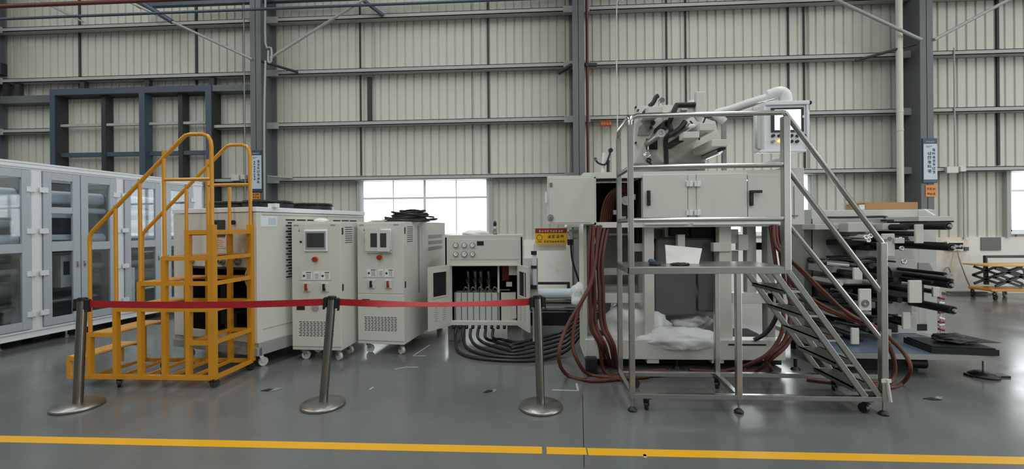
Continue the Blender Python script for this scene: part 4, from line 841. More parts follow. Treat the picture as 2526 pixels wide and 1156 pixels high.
mb = MB(); p = at(1650, 720, 5.1); mb.tube((at(1614, 720, 5.1).x, 5.2, p.z), (at(1775, 720, 5.1).x, 5.2, p.z), .16, n=28); part('impression_roller', mb, 'film', t, True)
# tall side plate on top, with bars and rollers pointing to the front
SY = 5.32
mb = MB(); P_ = lambda x, y: (at(x, y, SY).x, at(x, y, SY).z)
mb.prism([P_(1566, 414), P_(1566, 262), P_(1655, 258), P_(1700, 276), P_(1765, 300), P_(1775, 345), P_(1730, 414)], SY, SY + .05); part('side_plate', mb, 'machine', t, True, bevel=.004)
pp('plate_stand', 1560, 1740, 400, 425, SY - .05, .4, 'machdark')
def bar(x, y, wpx, hpx, Y0, m_='machine', capm='machine', nm='web_bar'):
    d = at(x, y, Y0); sx = wpx * Y0 / FPX / 2; sz = hpx * Y0 / FPX / 2; mb = MB(); mb.box(d.x - sx, d.x + sx, Y0, SY, d.z - sz, d.z + sz); o = part(nm, mb, m_, t, True, bevel=.004); return d, o
bar(1706, 332, 38, 15, 4.75); bar(1746, 312, 38, 18, 4.75); bar(1776, 352, 38, 17, 4.72)
bar(1617, 270, 36, 15, 4.95); bar(1688, 273, 48, 20, 4.9)
pp('switch_box', 1717, 1741, 225, 281, 4.85, .07, 'machine', .008); pp('box_clip', 1716, 1741, 281, 286, 4.87, .05, 'black'); pp('box_handle', 1681, 1696, 268, 273, 4.86, .04, 'brass')
mb = MB(); p = at(1722, 300, 4.9); mb.tube((p.x, 4.88, p.z + .06), (p.x, 4.88, p.z), .055, .02, n=16); part('cable_funnel', mb, 'machine', t, True)
mb = MB(); mb.path([at(1702, 298, 4.9), at(1716, 312, 4.9), at(1725, 315, 4.9), at(1736, 300, 4.9), at(1741, 286, 4.9)], .008, smooth=4); mb.path([at(1725, 315, 4.9), at(1725, 345, 4.95)], .008); part('cable', mb, 'black', t, True)
def roll(x, y, r, Y0, m_='steel', hollow=.55, nm='idler_roller', Y1=None, capm=None):
    d = at(x, y, Y0); Y1 = Y1 or SY; mb = MB(); mb.tube((d.x, Y1, d.z), (d.x, Y0, d.z), r, n=22, hollow=hollow); return part(nm, mb, m_, t, True)
roll(1631, 328, .036, 4.72, 'steeldull'); mb = MB(); p = at(1631, 328, 4.70); mb.tube((p.x, 4.74, p.z), (p.x, 4.70, p.z), .044, n=24, hollow=.5); part('roller_collar', mb, 'chrome', t, True)
roll(1784, 364, .028, 4.78, 'black', 0); roll(1776, 372, .03, 4.86, 'chrome', 0); roll(1760, 352, .03, 4.9, 'chrome', 0); roll(1748, 325, .02, 4.85, 'chrome', 0); roll(1680, 342, .04, 4.9, 'black', 0); roll(1645, 306, .05, 4.95, 'blackm', .6); roll(1700, 310, .03, 4.85, 'machdark', .6)
pp('chuck_block', 1595, 1622, 341, 368, SY - .03, .04, 'black'); pp('chuck_guide', 1597, 1601, 350, 369, SY - .05, .03, 'chrome')
mb = MB(); p = at(1598, 381, SY - .06); mb.ring((p.x, SY - .06, p.z), .03, .01, 'y', 12); mb.tube((p.x - .04, SY - .03, p.z), (p.x - .04, SY - .07, p.z), .015); part('locking_ring', mb, 'chrome', t, True)
mb = MB(); p = at(1601, 395, SY - .06); mb.ring((p.x, SY - .05, p.z), .02, .012, 'y', 12); mb.path([at(1602, 400, SY - .06), at(1606, 405, SY - .06), at(1612, 412, SY - .06)], .01); part('limit_switch', mb, 'black', t, True)
for x, y, r in ((1604, 316, .018), (1610, 304, .024), (1567, 353, .012), (1567, 266, .012), (1573, 273, .01)): mb = MB(); p = at(x, y, SY); mb.tube((p.x, SY, p.z), (p.x, SY - .04, p.z), r, n=14); part('knob', mb, 'blackm', t, True)
mb = MB(); a = [P_(1572, 334), P_(1576, 312), P_(1600, 298), P_(1612, 318), P_(1600, 333)]; mb.prism(a, SY - .02, SY); part('cover_plate', mb, 'machdark', t, True)
mb = MB(); mb.path([at(1644, 414, 5.05), at(1643, 380, 5.05), at(1642, 345, 5.0), at(1655, 325, 4.95), at(1651, 305, 4.95), at(1657, 288, 4.9), at(1668, 262, 4.9), at(1675, 259, 4.9), at(1717, 258, 4.88)], .028, n=10, smooth=5); mb.path([at(1650, 335, 4.9), at(1676, 318, 4.9), at(1690, 300, 4.92)], .03, n=10, smooth=3); part('cable_sleeve', mb, 'black', t, True)
mb = MB(); mb.path([at(1602, 262, 5.1), at(1612, 252, 5.1), at(1618, 240, 5.1), at(1624, 236, 5.1)], .025, n=8, smooth=3); part('lever', mb, 'black', t, True)
mb = MB(); p = at(1631, 249, 5.1); mb.tube((p.x, 5.14, p.z), (p.x, 5.06, p.z), .03, n=16).tube((p.x, 5.1, p.z), (p.x - .03, 5.1, p.z - .08), .012); part('lever_knob', mb, 'chrome', t, True)
mb = MB(); mb.path([at(1583, 288, 5.1), at(1588, 276, 5.1), at(1594, 270, 5.1)], .016, n=8); part('hand_lever', mb, 'blackm', t, True)
mb = MB(); p = at(1705, 248, 5.25); mb.tube((p.x, 5.25, p.z - .08), (p.x, 5.25, p.z), .035, n=16); part('sensor_cap', mb, 'paper', t, True)
mb = MB(); p = at(1705, 312, 4.85); mb.blob((p.x, 4.83, p.z), (.04, .02, .025), 6, .3, sub=3, flat=False); part('tape_tuft', mb, 'bag', t, True)
# levers on the cabinet top at the left
mb = MB(); a = at(1491, 377, 5.0); b = at(1488, 425, 5.0); mb.tube(b, a, .024, n=12); part('white_stick', mb, 'paper', t, True)
mb = MB(); mb.path([at(1470, 395, 4.95), at(1476, 402, 4.95), at(1492, 406, 4.95), at(1500, 392, 4.95), at(1506, 373, 4.95)], .011, smooth=3); mb.path([at(1500, 424, 4.95), at(1500, 405, 4.95), at(1501, 395, 4.95)], .017); p = at(1506, 371, 4.95); mb.tube((p.x, 4.97, p.z), (p.x, 4.93, p.z), .025); p = at(1468, 393, 4.95); mb.m(1).tube((p.x, 4.97, p.z), (p.x, 4.92, p.z), .02, hollow=.5); part('toggle_lever', mb, ['black', 'chrome'], t, True)
mb = MB(); p = at(1524, 418, 5.0); mb.tube((p.x, 5.0, p.z - .06), (p.x, 5.0, p.z), .015); part('valve_stem', mb, 'black', t, True)

# swivel arm and operator panel
t = thing('operator_panel', 'white operator panel with screen and buttons hanging from a film wrapped arm', 'panel', (2.35, 4.7, 2.1))
mb = MB(); X = rx(1787, 4.95); mb.box(X - .02, X + .02, 4.93, 4.97, 2.13, 2.78); part('arm_post', mb, 'machdark', t, True)
mb = MB(); mb.path([at(1787, 300, 4.95), at(1775, 290, 4.95), at(1765, 280, 4.95), at(1800, 270, 4.9), at(1850, 253, 4.82), at(1895, 240, 4.74), at(1920, 236, 4.70)], .042, n=14, smooth=4); part('arm', mb, 'bag', t, True)
mb = MB(); mb.path([at(1812, 274, 4.88), at(1860, 258, 4.8), at(1912, 245, 4.7)], .022, n=10); part('arm_conduit', mb, 'chrome', t, True)
mb = MB(); mb.path([at(1896, 236, 4.74), at(1920, 228, 4.7), at(1932, 230, 4.69), at(1938, 240, 4.68), at(1939, 256, 4.68)], .06, n=14, smooth=3); part('elbow', mb, 'bag', t, True)
mb = MB(); HYf = 4.6; hx0, hx1, hz0, hz1 = 2.318, 2.735, 2.315, 2.785
mb.box(hx0, hx1, HYf, HYf + .24, hz0, hz1); ps = part('housing', mb, 'white', t, True, bevel=.012)
mb = MB(); mb.box(hx0 - .005, hx1 + .02, HYf - .02, HYf + .02, hz1 - .02, hz1 + .02).box(hx0 - .05, hx1 - .02, HYf - .02, HYf + .02, hz0 - .03, hz0).box(hx0 - .012, hx0 + .01, HYf - .015, HYf, hz0, hz1).box(hx1 - .01, hx1 + .012, HYf - .015, HYf, hz0, hz1); part('rim', mb, 'white', t, True, bevel=.006)
mb = MB(); mb.tube((hx1 + .02, HYf, hz1), (hx1 + .04, HYf, hz1), .02).tube((2.62, HYf + .1, hz1 + .02), (2.62, HYf + .1, hz1 + .06), .03); part('end_cap', mb, 'black', t, True)
mb = MB(); pbox(mb, 1903, 1983, 265, 325, HYf - .012, .012, 0); pbox(mb, 1911, 1976, 270, 320, HYf - .014, .002, 1); part('screen', mb, ['screen', 'lit'], ps, True)  # glowing pane painted where the screen reflects white
mb = MB(); pbox(mb, 1980, 1985, 284, 290, HYf - .016, .004); part('screen_reflection_patch', mb, 'paper', ps, True)  # pale patch painted as a reflection at the screen edge
for k, (x, y) in enumerate(((1906, 335), (1921, 335), (1951, 335), (1966, 335), (1982, 335), (1906, 349), (1921, 348), (1951, 349), (1965, 349))):
    p = at(x, y, HYf); mb = MB(); mb.tube((p.x, HYf - .0, p.z), (p.x, HYf - .022, p.z), .0155, n=18); part('push_button', mb, 'lamp' if k == 6 else ('machdark' if k == 5 else 'black'), ps, True, label='lit amber push button' if k == 6 else None)
mb = MB(); mb.path([(hx1 + .01, HYf + .1, hz1 - .03), (hx1 + .06, HYf + .08, hz1 - .06), (hx1 + .06, HYf + .08, hz0 + .08), (hx1 + .01, HYf + .1, hz0 + .04)], .012, n=10); part('side_handle', mb, 'white', ps, True)
mb = MB(); mb.path([(hx0 - .0, HYf + .1, hz1 - .05), (hx0 - .05, HYf + .06, hz1 - .06), (hx0 - .05, HYf + .06, hz0 + .03), (hx0, HYf + .1, hz0 + .02)], .014, n=8); part('side_handle', mb, 'machine', ps, True)
mb = MB(); mb.add([(hx1 + .04, HYf + .12, hz1 - .1), (hx1 + .09, HYf + .1, hz1 - .16), (hx1 + .085, HYf + .1, hz0 + .15), (hx1 + .06, HYf + .1, hz0), (hx1 + .01, HYf + .12, hz0 - .02), (hx1 + .04, HYf + .15, hz1 - .1), (hx1 + .09, HYf + .13, hz1 - .16), (hx1 + .085, HYf + .13, hz0 + .15), (hx1 + .06, HYf + .13, hz0), (hx1 + .01, HYf + .15, hz0 - .02)], [(0, 1, 2, 3, 4), (9, 8, 7, 6, 5), (0, 5, 6, 1), (1, 6, 7, 2), (2, 7, 8, 3), (3, 8, 9, 4), (4, 9, 5, 0)]); part('plastic_sheet', mb, 'bag', t, True)

# bags and wraps inside the press
def bag(px, py, Y, sz, sd, label, z=None, m_='bag', amp=.35, nm='plastic_bag', g='white plastic sheets under the press'):
    p = at(px, py, Y); mb = MB(); mb.blob((p.x, Y, p.z if z is None else z), sz, sd, amp, 1.6); return solo(nm, mb, m_, label, 'plastic', g)
bag(1556, 806, 5.10, (.37, .2, .34), 2, 'tall white plastic sheet bulging under the left half of the press', amp=.45)
bag(1678, 838, 4.86, (.40, .15, .14), 5, 'flat white plastic sheet lying over the base beam of the press')
bag(1695, 795, 5.2, (.27, .15, .12), 7, 'grey white wrapped bundle behind the flat plastic sheet', m_='bag')
bag(1628, 742, 5.15, (.075, .05, .24), 9, 'narrow hanging white plastic sheet behind the platform post', amp=.2)
bag(1428, 730, 5.0, (.09, .12, .16), 12, 'small white plastic bag bulging out left of the press', amp=.25)

# rust red hoses
def hose(pts, label, r=.019, g='rust red hoses around the press', m_='hose'): mb = MB(); mb.path(pts, r, n=12, smooth=9); return solo('red_hose', mb, m_, label, 'hose', g)
def H(l): return [at(x, y, Y) for x, y, Y in l]
hz = .02
def fp(px, py, z=.022): d = ray(px, py); k = (z - CAMZ) / d.z; return Vector((d.x * k, d.y * k, z))
hose(H([(1465, 556, 4.72), (1462, 620, 4.66), (1459, 690, 4.6), (1436, 740, 4.5)]) + [at(1396, 810, 4.42), at(1378, 880, 4.32), fp(1400, 925), fp(1460, 938), fp(1535, 933), fp(1600, 928)], 'leftmost red hose, swinging widest out over the floor')
hose(H([(1475, 556, 4.72), (1470, 630, 4.66), (1458, 700, 4.56), (1428, 760, 4.48)]) + [at(1412, 840, 4.4), at(1425, 890, 4.36), fp(1452, 922), fp(1510, 930), fp(1580, 922)], 'red hose making the second loop inside the widest one')
for k, (x0, x1, x2, x3) in enumerate(((1458, 1452, 1462, 1500), (1482, 1466, 1470, 1512), (1492, 1476, 1484, 1522), (1500, 1486, 1492, 1530), (1468, 1459, 1456, 1492))):
    hose(H([(x0, 556, 4.74 + .02 * k), (x1, 640, 4.66 + .015 * k), (x1 + 2, 720, 4.6 + .02 * k), (x2, 800, 4.55 + .02 * k), (x2 + 22, 850, 4.5 + .02 * k)]) + [fp(x3, 896 + k * 5), fp(x3 + 60, 915 + k * 3), fp(x3 + 140, 912 + k * 3)], ['red hose hanging in the bundle at the left press post', 'red hose in the bundle, second from the press post', 'red hose in the middle of the hanging bundle', 'red hose at the right edge of the hanging bundle', 'red hose at the left edge of the hanging bundle'][k])
hose(H([(1502, 560, 4.85), (1484, 640, 4.82), (1480, 700, 4.8), (1482, 760, 4.82), (1470, 790, 4.9)]), 'black hose hanging behind the red bundle', .016, 'rust red hoses around the press', 'rubber')
for k in range(4):
    x = 1908 + k * 7
    hose(H([(x, 556, 4.74), (x + 8, 610, 4.66 + .02 * k), ([1968, 1976, 1950, 1958][k], [655, 668, 690, 706][k], 4.6), ([2036, 2044, 2016, 2026][k], [722, 735, 745, 758][k], 4.55), (2095 + 8 * k, 775 + 3 * k + (10 if k > 1 else 0), 4.5), (2170, 812 + 3 * k, 4.42)]) + ([at(2228, 868, 4.33), at(2246, 910, 4.26), fp(2225, 945), fp(2185, 955), fp(2100, 948), fp(1990, 935)] if k < 2 else [at(2205, 870 + 6 * k, 4.5), fp(2200, 920 + 6 * k), fp(2150, 930 + 6 * k), fp(2060, 930)]),
         ['outermost red hose running down behind the stairs to a wide loop', 'red hose beside the outermost one behind the stairs', 'red hose third in the run behind the stairs', 'red hose lowest in the run behind the stairs'][k], .017)
for k, (ax, bx, cx_) in enumerate(((1900, 1945, 1790), (1915, 1972, 1860), (1925, 1960, 1900))):
    hose(H([(ax, 556, 4.76), (ax + 12, 640, 4.72), (ax + 22, 700, 4.7)]) + [at(bx - 12, 790, 4.62), at(bx - 28, 845, 4.58), at(bx - 70, 885, 4.56), fp(cx_, 914, .022), fp(cx_ - 90, 912 + 3 * k, .022)], ['red hose curling under the press to the left of the stairs', 'red hose behind the stair foot bending to the floor', 'red hose nearest the stairs bending under the press'][k])
hose(H([(1920, 730, 4.7), (1915, 780, 4.72), (1890, 820, 4.75), (1860, 838, 4.78)]), 'black hose bending onto the base beam right of the bags', .022, 'rust red hoses around the press', 'rubber')

# ================================================================== SECOND PRESS UNIT (right)
t = thing('press_unit', 'grey press unit with many black rollers right of the steel stairs', 'machine', (4.2, 5.3, 0))
UY = 5.62
pp('side_plate', 2003, 2266, 517, 872, UY, .06, 'machine2', label='large pale grey plate')
pp('end_plate', 1984, 2003, 517, 872, UY - .02, .3, 'machdark'); pp('outer_plate', 2266, 2311, 517, 850, UY + .02, .06, 'machine2')
mb = MB(); pbox(mb, 2263, 2287, 799, 821, UY - .004, .004); part('opening', mb, 'void', t, True)
pp('seam', 2002, 2005, 540, 800, UY - .01, .01, 'void', 0)
mb = MB(); mb.path([at(2035, 536, UY - .05), at(2080, 536, UY - .05), at(2130, 535, UY - .05), at(2180, 534, UY - .05), at(2190, 540, UY - .05), at(2192, 552, UY - .05)], .014, smooth=4); part('cable', mb, 'black', t, True)
for a in ((2010, 2092, 552, 566, 5.35, .25, 'machine2'), (2092, 2152, 548, 572, 5.2, .4, 'machine2'), (2152, 2178, 553, 567, 5.3, .3, 'machdark'), (2178, 2220, 550, 567, 5.2, .4, 'machine2'),
          (2098, 2160, 572, 580, 5.3, .3, 'machdark'), (2090, 2150, 582, 590, 5.35, .25, 'machine2'), (2080, 2160, 592, 606, 5.3, .3, 'black'), (2110, 2170, 600, 640, 5.42, .2, 'machdark'), (2140, 2165, 605, 618, 5.2, .3, 'black'),
          (2080, 2118, 634, 640, 5.2, .3, 'blackm'), (2040, 2110, 655, 672, 5.2, .35, 'machdark'), (2060, 2185, 690, 700, 5.1, .4, 'machine2'), (2050, 2180, 700, 704, 5.1, .4, 'black'), (2045, 2100, 712, 740, 5.3, .3, 'black'),
          (2100, 2160, 740, 760, 5.3, .3, 'machdark'), (2110, 2180, 676, 690, 5.15, .4, 'black'), (2060, 2150, 768, 782, 5.2, .35, 'machine2'), (2150, 2280, 700, 745, 5.35, .25, 'blackm'), (2190, 2250, 745, 775, 5.25, .3, 'machdark'),
          (2180, 2262, 640, 700, 5.45, .1, 'machine2'), (2185, 2225, 668, 700, 5.2, .3, 'black'), (2100, 2170, 790, 812, 5.25, .3, 'machine2'), (2165, 2215, 790, 820, 5.2, .35, 'black'), (2215, 2262, 770, 830, 5.5, .1, 'machine2'), (2050, 2100, 800, 830, 5.3, .3, 'machdark'), (2110, 2130, 833, 850, 5.1, .3, 'black')):
    pp('cross_member', *a[:6], a[6], bevel=.006)
# pale handle plates standing proud of the rollers
for (a, b, c, d, Y) in ((2177, 2208, 576, 632, 4.98), (2208, 2232, 586, 600, 4.95), (2106, 2128, 660, 690, 4.9), (2120, 2150, 712, 766, 4.86), (2243, 2275, 691, 747, 4.8), (2228, 2247, 770, 812, 4.9), (2101, 2120, 809, 849, 4.9), (2259, 2279, 553, 600, 4.85), (2302, 2319, 708, 732, 5.3), (2178, 2200, 812, 846, 5.1), (2178, 2190, 700, 712, 4.95)):
    e = pp('arm_plate', a, b, c, d, Y, .025, 'machine', .006); mb = MB(); xm, ym = (a + b) / 2, (c + d) / 2; p = at(xm, ym, Y); mb.tube((p.x, Y + .025, p.z), (p.x, UY, p.z), .028, n=12); part('arm_shaft', mb, 'black', e, True)
for x, y in ((2196, 588), (2185, 592)): mb = MB(); p = at(x, y, 4.97); mb.tube((p.x, 4.98, p.z), (p.x, 4.97, p.z), .014 if x < 2190 else .02, n=14); part('knob', mb, 'greyink', t, True)
mb = MB(); p = at(2136, 748, 4.85)
for r_ in (.035, .02): mb.ring((p.x, 4.856, p.z), r_, .006, 'y', 16)
part('embossed_mark', mb, 'greyink', t, True)
def rollr(x, y, r, Y0, m_='blackm', Y1=UY, hollow=0, nm='roller'):
    d = at(x, y, Y0); mb = MB(); mb.tube((d.x, Y1, d.z), (d.x, Y0, d.z), r, n=20, hollow=hollow); return part(nm, mb, m_, t, True), d
for x, y, r, Y0 in ((2340, 557, .040, 4.74), (2348, 610, .036, 4.74), (2345, 702, .040, 4.76), (2352, 765, .042, 4.74)):
    _, d = rollr(x, y, r, Y0, 'black', hollow=.7)
    e = mb = MB(); mb.tube((d.x, Y0 - .004, d.z), (d.x, Y0 - .03, d.z), r * .45, n=12); part('shaft_end', mb, 'machdark', t, True)
for x, y, r, Y0, m_ in ((2352, 546, .008, 4.8, 'black'), (2335, 600, .010, 4.85, 'blackm'), (2349, 691, .016, 4.72, 'black'), (2340, 683, .02, 4.82, 'machdark'), (2332, 676, .02, 4.85, 'blackm'), (2300, 696, .014, 4.8, 'blackm'), (2208, 645, .010, 4.75, 'black'), (2178, 665, .03, 4.95, 'black'), (2150, 655, .03, 4.95, 'black'), (2080, 650, .03, 5.0, 'black'), (2120, 770, .03, 4.9, 'black'), (2160, 790, .03, 4.9, 'black'), (2180, 720, .03, 4.9, 'black'), (2220, 740, .03, 4.95, 'black'), (2210, 690, .028, 4.95, 'black'), (2190, 610, .03, 5.05, 'black'), (2235, 560, .035, 5.0, 'black'), (2250, 585, .04, 5.1, 'machdark'), (2060, 760, .03, 5.0, 'black'), (2140, 812, .025, 4.95, 'blackm'), (2230, 800, .02, 5.0, 'blackm'), (2165, 700, .02, 4.9, 'machdark'), (2075, 700, .022, 5.0, 'machine2')): rollr(x, y, r, Y0, m_)
mb = MB(); a = at(2037, 648, 5.0); b = at(2092, 653, 4.95); mb.tube(a, b, .034, n=20); part('chrome_roller', mb, 'chrome', t, True)
mb = MB(); mb.tube(at(2026, 646, 5.0), a, .028, n=14).tube(b, at(2108, 654, 4.95), .024, n=14); part('roller_journal', mb, 'black', t, True)
for x, y in ((2134, 585), (2140, 592), (2145, 582), (2220, 590), (2222, 612)): mb = MB(); p = at(x, y, 4.98); mb.ring((p.x, 4.97, p.z), .02, .009, 'y', 12); mb.tube((p.x, 5.2, p.z), (p.x, 4.975, p.z), .016, n=12); part('valve', mb, 'chrome', t, True)
mb = MB(); p = at(2224, 644, 5.0); mb.ring((p.x, 4.97, p.z), .022, .008, 'y', 12); part('clamp_ring', mb, 'chrome', t, True)
for k, l in enumerate(([(2115, 640), (2150, 634), (2180, 642)], [(2120, 650), (2160, 645), (2175, 660), (2170, 690)], [(2050, 712), (2100, 725), (2160, 742), (2200, 745)], [(2050, 745), (2090, 765), (2140, 778), (2200, 780)], [(2060, 792), (2100, 800), (2150, 806)], [(2186, 655), (2200, 672), (2196, 695), (2184, 705)])):
    mb = MB(); mb.path([at(x, y, 4.96 + .02 * k) for x, y in l], .014, n=8, smooth=5); part('air_hose', mb, 'black', t, True)
for a, b, c, d in ((2052, 2110, 735, 748), (2060, 2120, 750, 764), (2050, 2096, 722, 732), (2095, 2140, 782, 796)): pp('pneumatic_cylinder', a, b, c, d, 5.05, .06, 'blackm', .01)
for i, y in enumerate((735, 748, 772, 785, 795, 803, 812)): 
    p = at(2322, y, 5.4); mb = MB(); mb.tube((p.x - .03, 5.4, p.z + .008), (p.x + .03, 5.4, p.z - .008 + .012 * (i % 3)), .014, n=10); part('cable_tie', mb, 'red' if i % 2 == 0 else 'paper', t, True)
mb = MB(); p = at(2322, 780, 5.42); mb.tube((p.x, 5.43, p.z - .25), (p.x, 5.43, p.z + .3), .008); part('tie_cord', mb, 'paper', t, True)
pp('top_tray', 2266, 2352, 533, 545, 5.1, .5, 'machine2', label='pale flat bar'); pp('top_rest', 2185, 2206, 541, 546, 5.2, .08, 'black')
mb = MB(); mb.beam(at(2280, 517, 5.6), at(2306, 533, 5.4), .02, .02); part('diagonal_strip', mb, 'white', t, True)
mb = MB(); mb.prism([(at(x, y, 5.5).x, at(x, y, 5.5).z) for x, y in ((2266, 648), (2292, 648), (2306, 672), (2350, 675), (2350, 682), (2266, 678))], 5.5, 5.52); part('guard_sheet', mb, 'machdark', t, True)
# low base table reaching out to the right
mb = MB(); A = fl(2000, 866); tz = .24
poly = [(3.05, 4.66), (4.56, 4.60), (4.60, 4.9), (4.48, 5.7), (3.1, 5.95)]
mb.prism(poly, tz - .055, tz - .004, 'z'); mb.m(1).prism([(u + (3.9 - u) * .01, v + (5.3 - v) * .01) for u, v in poly], tz - .004, tz, 'z'); part('base_table', mb, ['machdark', 'blueplate'], t, True)
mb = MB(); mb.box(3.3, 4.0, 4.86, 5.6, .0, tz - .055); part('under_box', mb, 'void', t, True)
mb = MB(); p = at(2320, 893, 5.0); mb.tube((3.9, 4.9, .08), (4.08, 4.88, .08), .06, n=14); part('drive_motor', mb, 'black', t, True)
mb = MB(); mb.tube((4.5, 4.70, .05), (4.5, 4.70, tz - .05), .012); mb.m(1).lathe([(0, 0), (.12, 0), (.12, .02), (.1, .03), (.08, .045), (.03, .05), (0, .05)], (4.5, 4.70, 0), 28); part('levelling_foot', mb, ['steel', 'black'], t, True)
mb = MB(); mb.box(4.36, 4.72, 4.66, 4.76, .0, .018); part('foot_bar', mb, 'blackm', t, True)
for x, y in ((3.15, 4.78), (3.2, 5.7), (4.42, 5.6)): mb = MB(); mb.tube((x, y, 0), (x, y, tz - .05), .03, n=12); part('levelling_foot', mb, 'blackm', t, True)
pp('lower_plinth', 2003, 2311, 820, 862, 5.5, .12, 'machine2')
# black trays and film on the table
t = thing('drip_tray', 'long black metal tray lying on the blue grey base table', 'tray', (4.2, 5.0, tz + .001))
a = math.radians(-8); ux = Vector((math.cos(a), math.sin(a), 0)); uy = Vector((-math.sin(a), math.cos(a), 0)); o_ = Vector((3.97, 4.66, tz))
def tray(o_, L_, W_, H_, nm, m_):
    mb = MB()
    def slab(u0, u1, v0, v1, h0, h1):
        vs = [o_ + ux * u + uy * v + Vector((0, 0, h)) for h in (h0, h1) for u, v in ((u0, v0), (u1, v0), (u1, v1), (u0, v1))]; mb.add(vs, [(0, 3, 2, 1), (4, 5, 6, 7), (0, 1, 5, 4), (1, 2, 6, 5), (2, 3, 7, 6), (3, 0, 4, 7)])
    slab(0, L_, 0, W_, .002, .01); slab(0, L_, 0, .012, .01, H_); slab(0, L_, W_ - .012, W_, .01, H_); slab(0, .012, .012, W_ - .012, .01, H_); slab(L_ - .012, L_, .012, W_ - .012, .01, H_); return mb
part('tray_body', tray(o_, .57, .42, .06, '', ''), 'blackm', t, True)
mb = MB(); mb.add([o_ + ux * u + uy * v + Vector((0, 0, z)) for z in (.062, .07) for u, v in ((.02, .02), (.55, .02), (.55, .4), (.02, .4))], [(0, 3, 2, 1), (4, 5, 6, 7), (0, 1, 5, 4), (1, 2, 6, 5), (2, 3, 7, 6), (3, 0, 4, 7)]); part('lid', mb, 'black', t, True)
mb = MB(); mb.blob((4.34, 4.84, tz + .105), (.19, .13, .05), 15, .35, sub=4); mb.add([(4.30, 4.72, tz + .09), (4.66, 4.70, tz + .10), (4.5, 4.98, tz + .12), (4.30, 4.72, tz + .094), (4.66, 4.70, tz + .104), (4.5, 4.98, tz + .124)], [(0, 1, 2), (5, 4, 3), (0, 3, 4, 1), (1, 4, 5, 2), (2, 5, 3, 0)]); tag(solo('film_wrap', mb, 'black'), 'crumpled glossy black plastic film on top of the black tray', 'plastic')
# cardboard box on top
a = at(2122, 515, 5.72); b = at(2264, 499, 5.72); t = thing('cardboard_box', 'flat brown cardboard box on top of the grey press unit', 'box', (a.x, 5.75, a.z))
zt = at(2200, 516, UY).z + .002
mb = MB(); mb.box(at(2134, 510, 5.64).x, at(2264, 510, 5.64).x, 5.64, 5.67 + .0, zt, zt + .085); part('front_wall', mb, 'card', t, True)
mb = MB(); mb.box(at(2134, 510, 5.64).x, at(2264, 510, 5.64).x, 5.67, 5.98, zt, zt + .08).beam((at(2125, 503, 5.66).x, 5.8, zt + .09), (at(2150, 500, 5.66).x, 5.8, zt + .10), .3, .006); part('box_body', mb, 'card', t, True)
mb = MB(); mb.box(at(2121, 510, 5.64).x, at(2133, 510, 5.64).x, 5.64, 5.66, zt, zt + .06); tag(solo('paper_slip', mb, 'paper'), 'small white paper beside the cardboard box on the press unit', 'paper')
mb = MB(); mb.box(at(2010, 520, UY).x, at(2311, 520, UY).x, UY + .06, UY + .5, zt - .03, zt - .002); tp = part('top_plate', mb, 'machine2', bpy.data.objects['press_unit'], True)

# ================================================================== SCISSOR LIFT CART
t = thing('scissor_lift_cart', 'yellow based scissor lift cart with black handle near the right wall', 'cart', (9.55, 9.55, 0))
c0, c1, cy0, cy1 = 9.05, 10.35, 9.3, 9.85
mb = MB(); mb.box(c0 - .03, c1, cy0, cy1, .68, .71); part('table_top', mb, 'tread', t, True, bevel=.006)
mb = MB(); mb.box(c0 + .05, c1, cy0 + .03, cy1 - .03, .175, .225); part('base', mb, 'yellow', t, True, bevel=.01)
for Y in (cy0 + .06, cy1 - .06):
    for (x0, z0_, x1, z1_) in ((c0 + .15, .28, c0 + .62, .47), (c0 + .62, .47, c0 + .15, .64), (c0 + .62, .28, c0 + .12, .46), (c0 + .12, .46, c0 + .62, .64), (c0 + .62, .28, c0 + 1.1, .46), (c0 + 1.1, .46, c0 + .62, .64), (c0 + 1.1, .28, c0 + .62, .47), (c0 + .62, .47, c0 + 1.1, .64)):
        mb = MB(); mb.beam((x0, Y, z0_), (x1, Y, z1_), .03, .045); part('scissor_arm', mb, 'black', t, True)
mb = MB(); mb.path([(c0 + .45, cy1 - .0, .25), (c0 + .45, cy1 + .02, .84), (c1 + .1, cy1 + .02, .84)], .03, square=True); part('push_handle', mb, 'black', t, True)
mb = MB(); mb.tube((c0 + .8, cy0 + .1, .25), (c0 + .85, cy0 + .2, .6), .03); part('hydraulic_ram', mb, 'steel', t, True)
for x in (c0 + .12, c0 + .75): 
    for y in (cy0 + .05, cy1 - .05): caster(t, x, y, .17, .055, .4, 'blackm', 'wheel' if x > 9.5 else 'black', True, .035)
# planks, sockets and board along the wall
for k, (x0, x1, y, z, m_, lab) in enumerate(((8.95, 9.9, 10.1, 0, 'machdark', 'flat grey board on the floor by the wall, left of the cart'), (9.0, 9.75, 10.08, .03, 'grey', 'narrow grey board lying on top of the flat board by the wall'))):
    mb = MB(); mb.box(x0, x1, y, y + .2 - .08 * k, z, z + .028); tag(solo('board', mb, m_), lab, 'board')
Y = WY - .045; p = at(2352, 605, Y); t = thing('socket_box', 'white wall socket box with blue and white plugs beside the grey board', 'socket', (p.x, Y, p.z))
mb = MB(); mb.box(p.x - .18, p.x + .17, Y - .05, Y, p.z - .12, p.z + .1); part('box_body', mb, 'paper', t, True, bevel=.006)
mb = MB(); mb.box(p.x - .15, p.x + .15, Y - .06, Y - .05, p.z - .075, p.z + .06); part('socket_plate', mb, 'void', t, True)
for k, dx in enumerate((-.11, -.04, .03, .09)): mb = MB(); mb.tube((p.x + dx, Y - .06, p.z - .02 + .02 * (k % 2)), (p.x + dx + .02, Y - .11, p.z - .02), .024, n=12); part('plug', mb, 'wsign', t, True)
p = at(2380, 612, Y); mb = MB(); mb.box(p.x - .04, p.x + .05, Y - .04, Y, p.z - .05, p.z + .03); tag(solo('switch_box', mb, 'blackm'), 'small black switch right of the white socket box', 'switch')
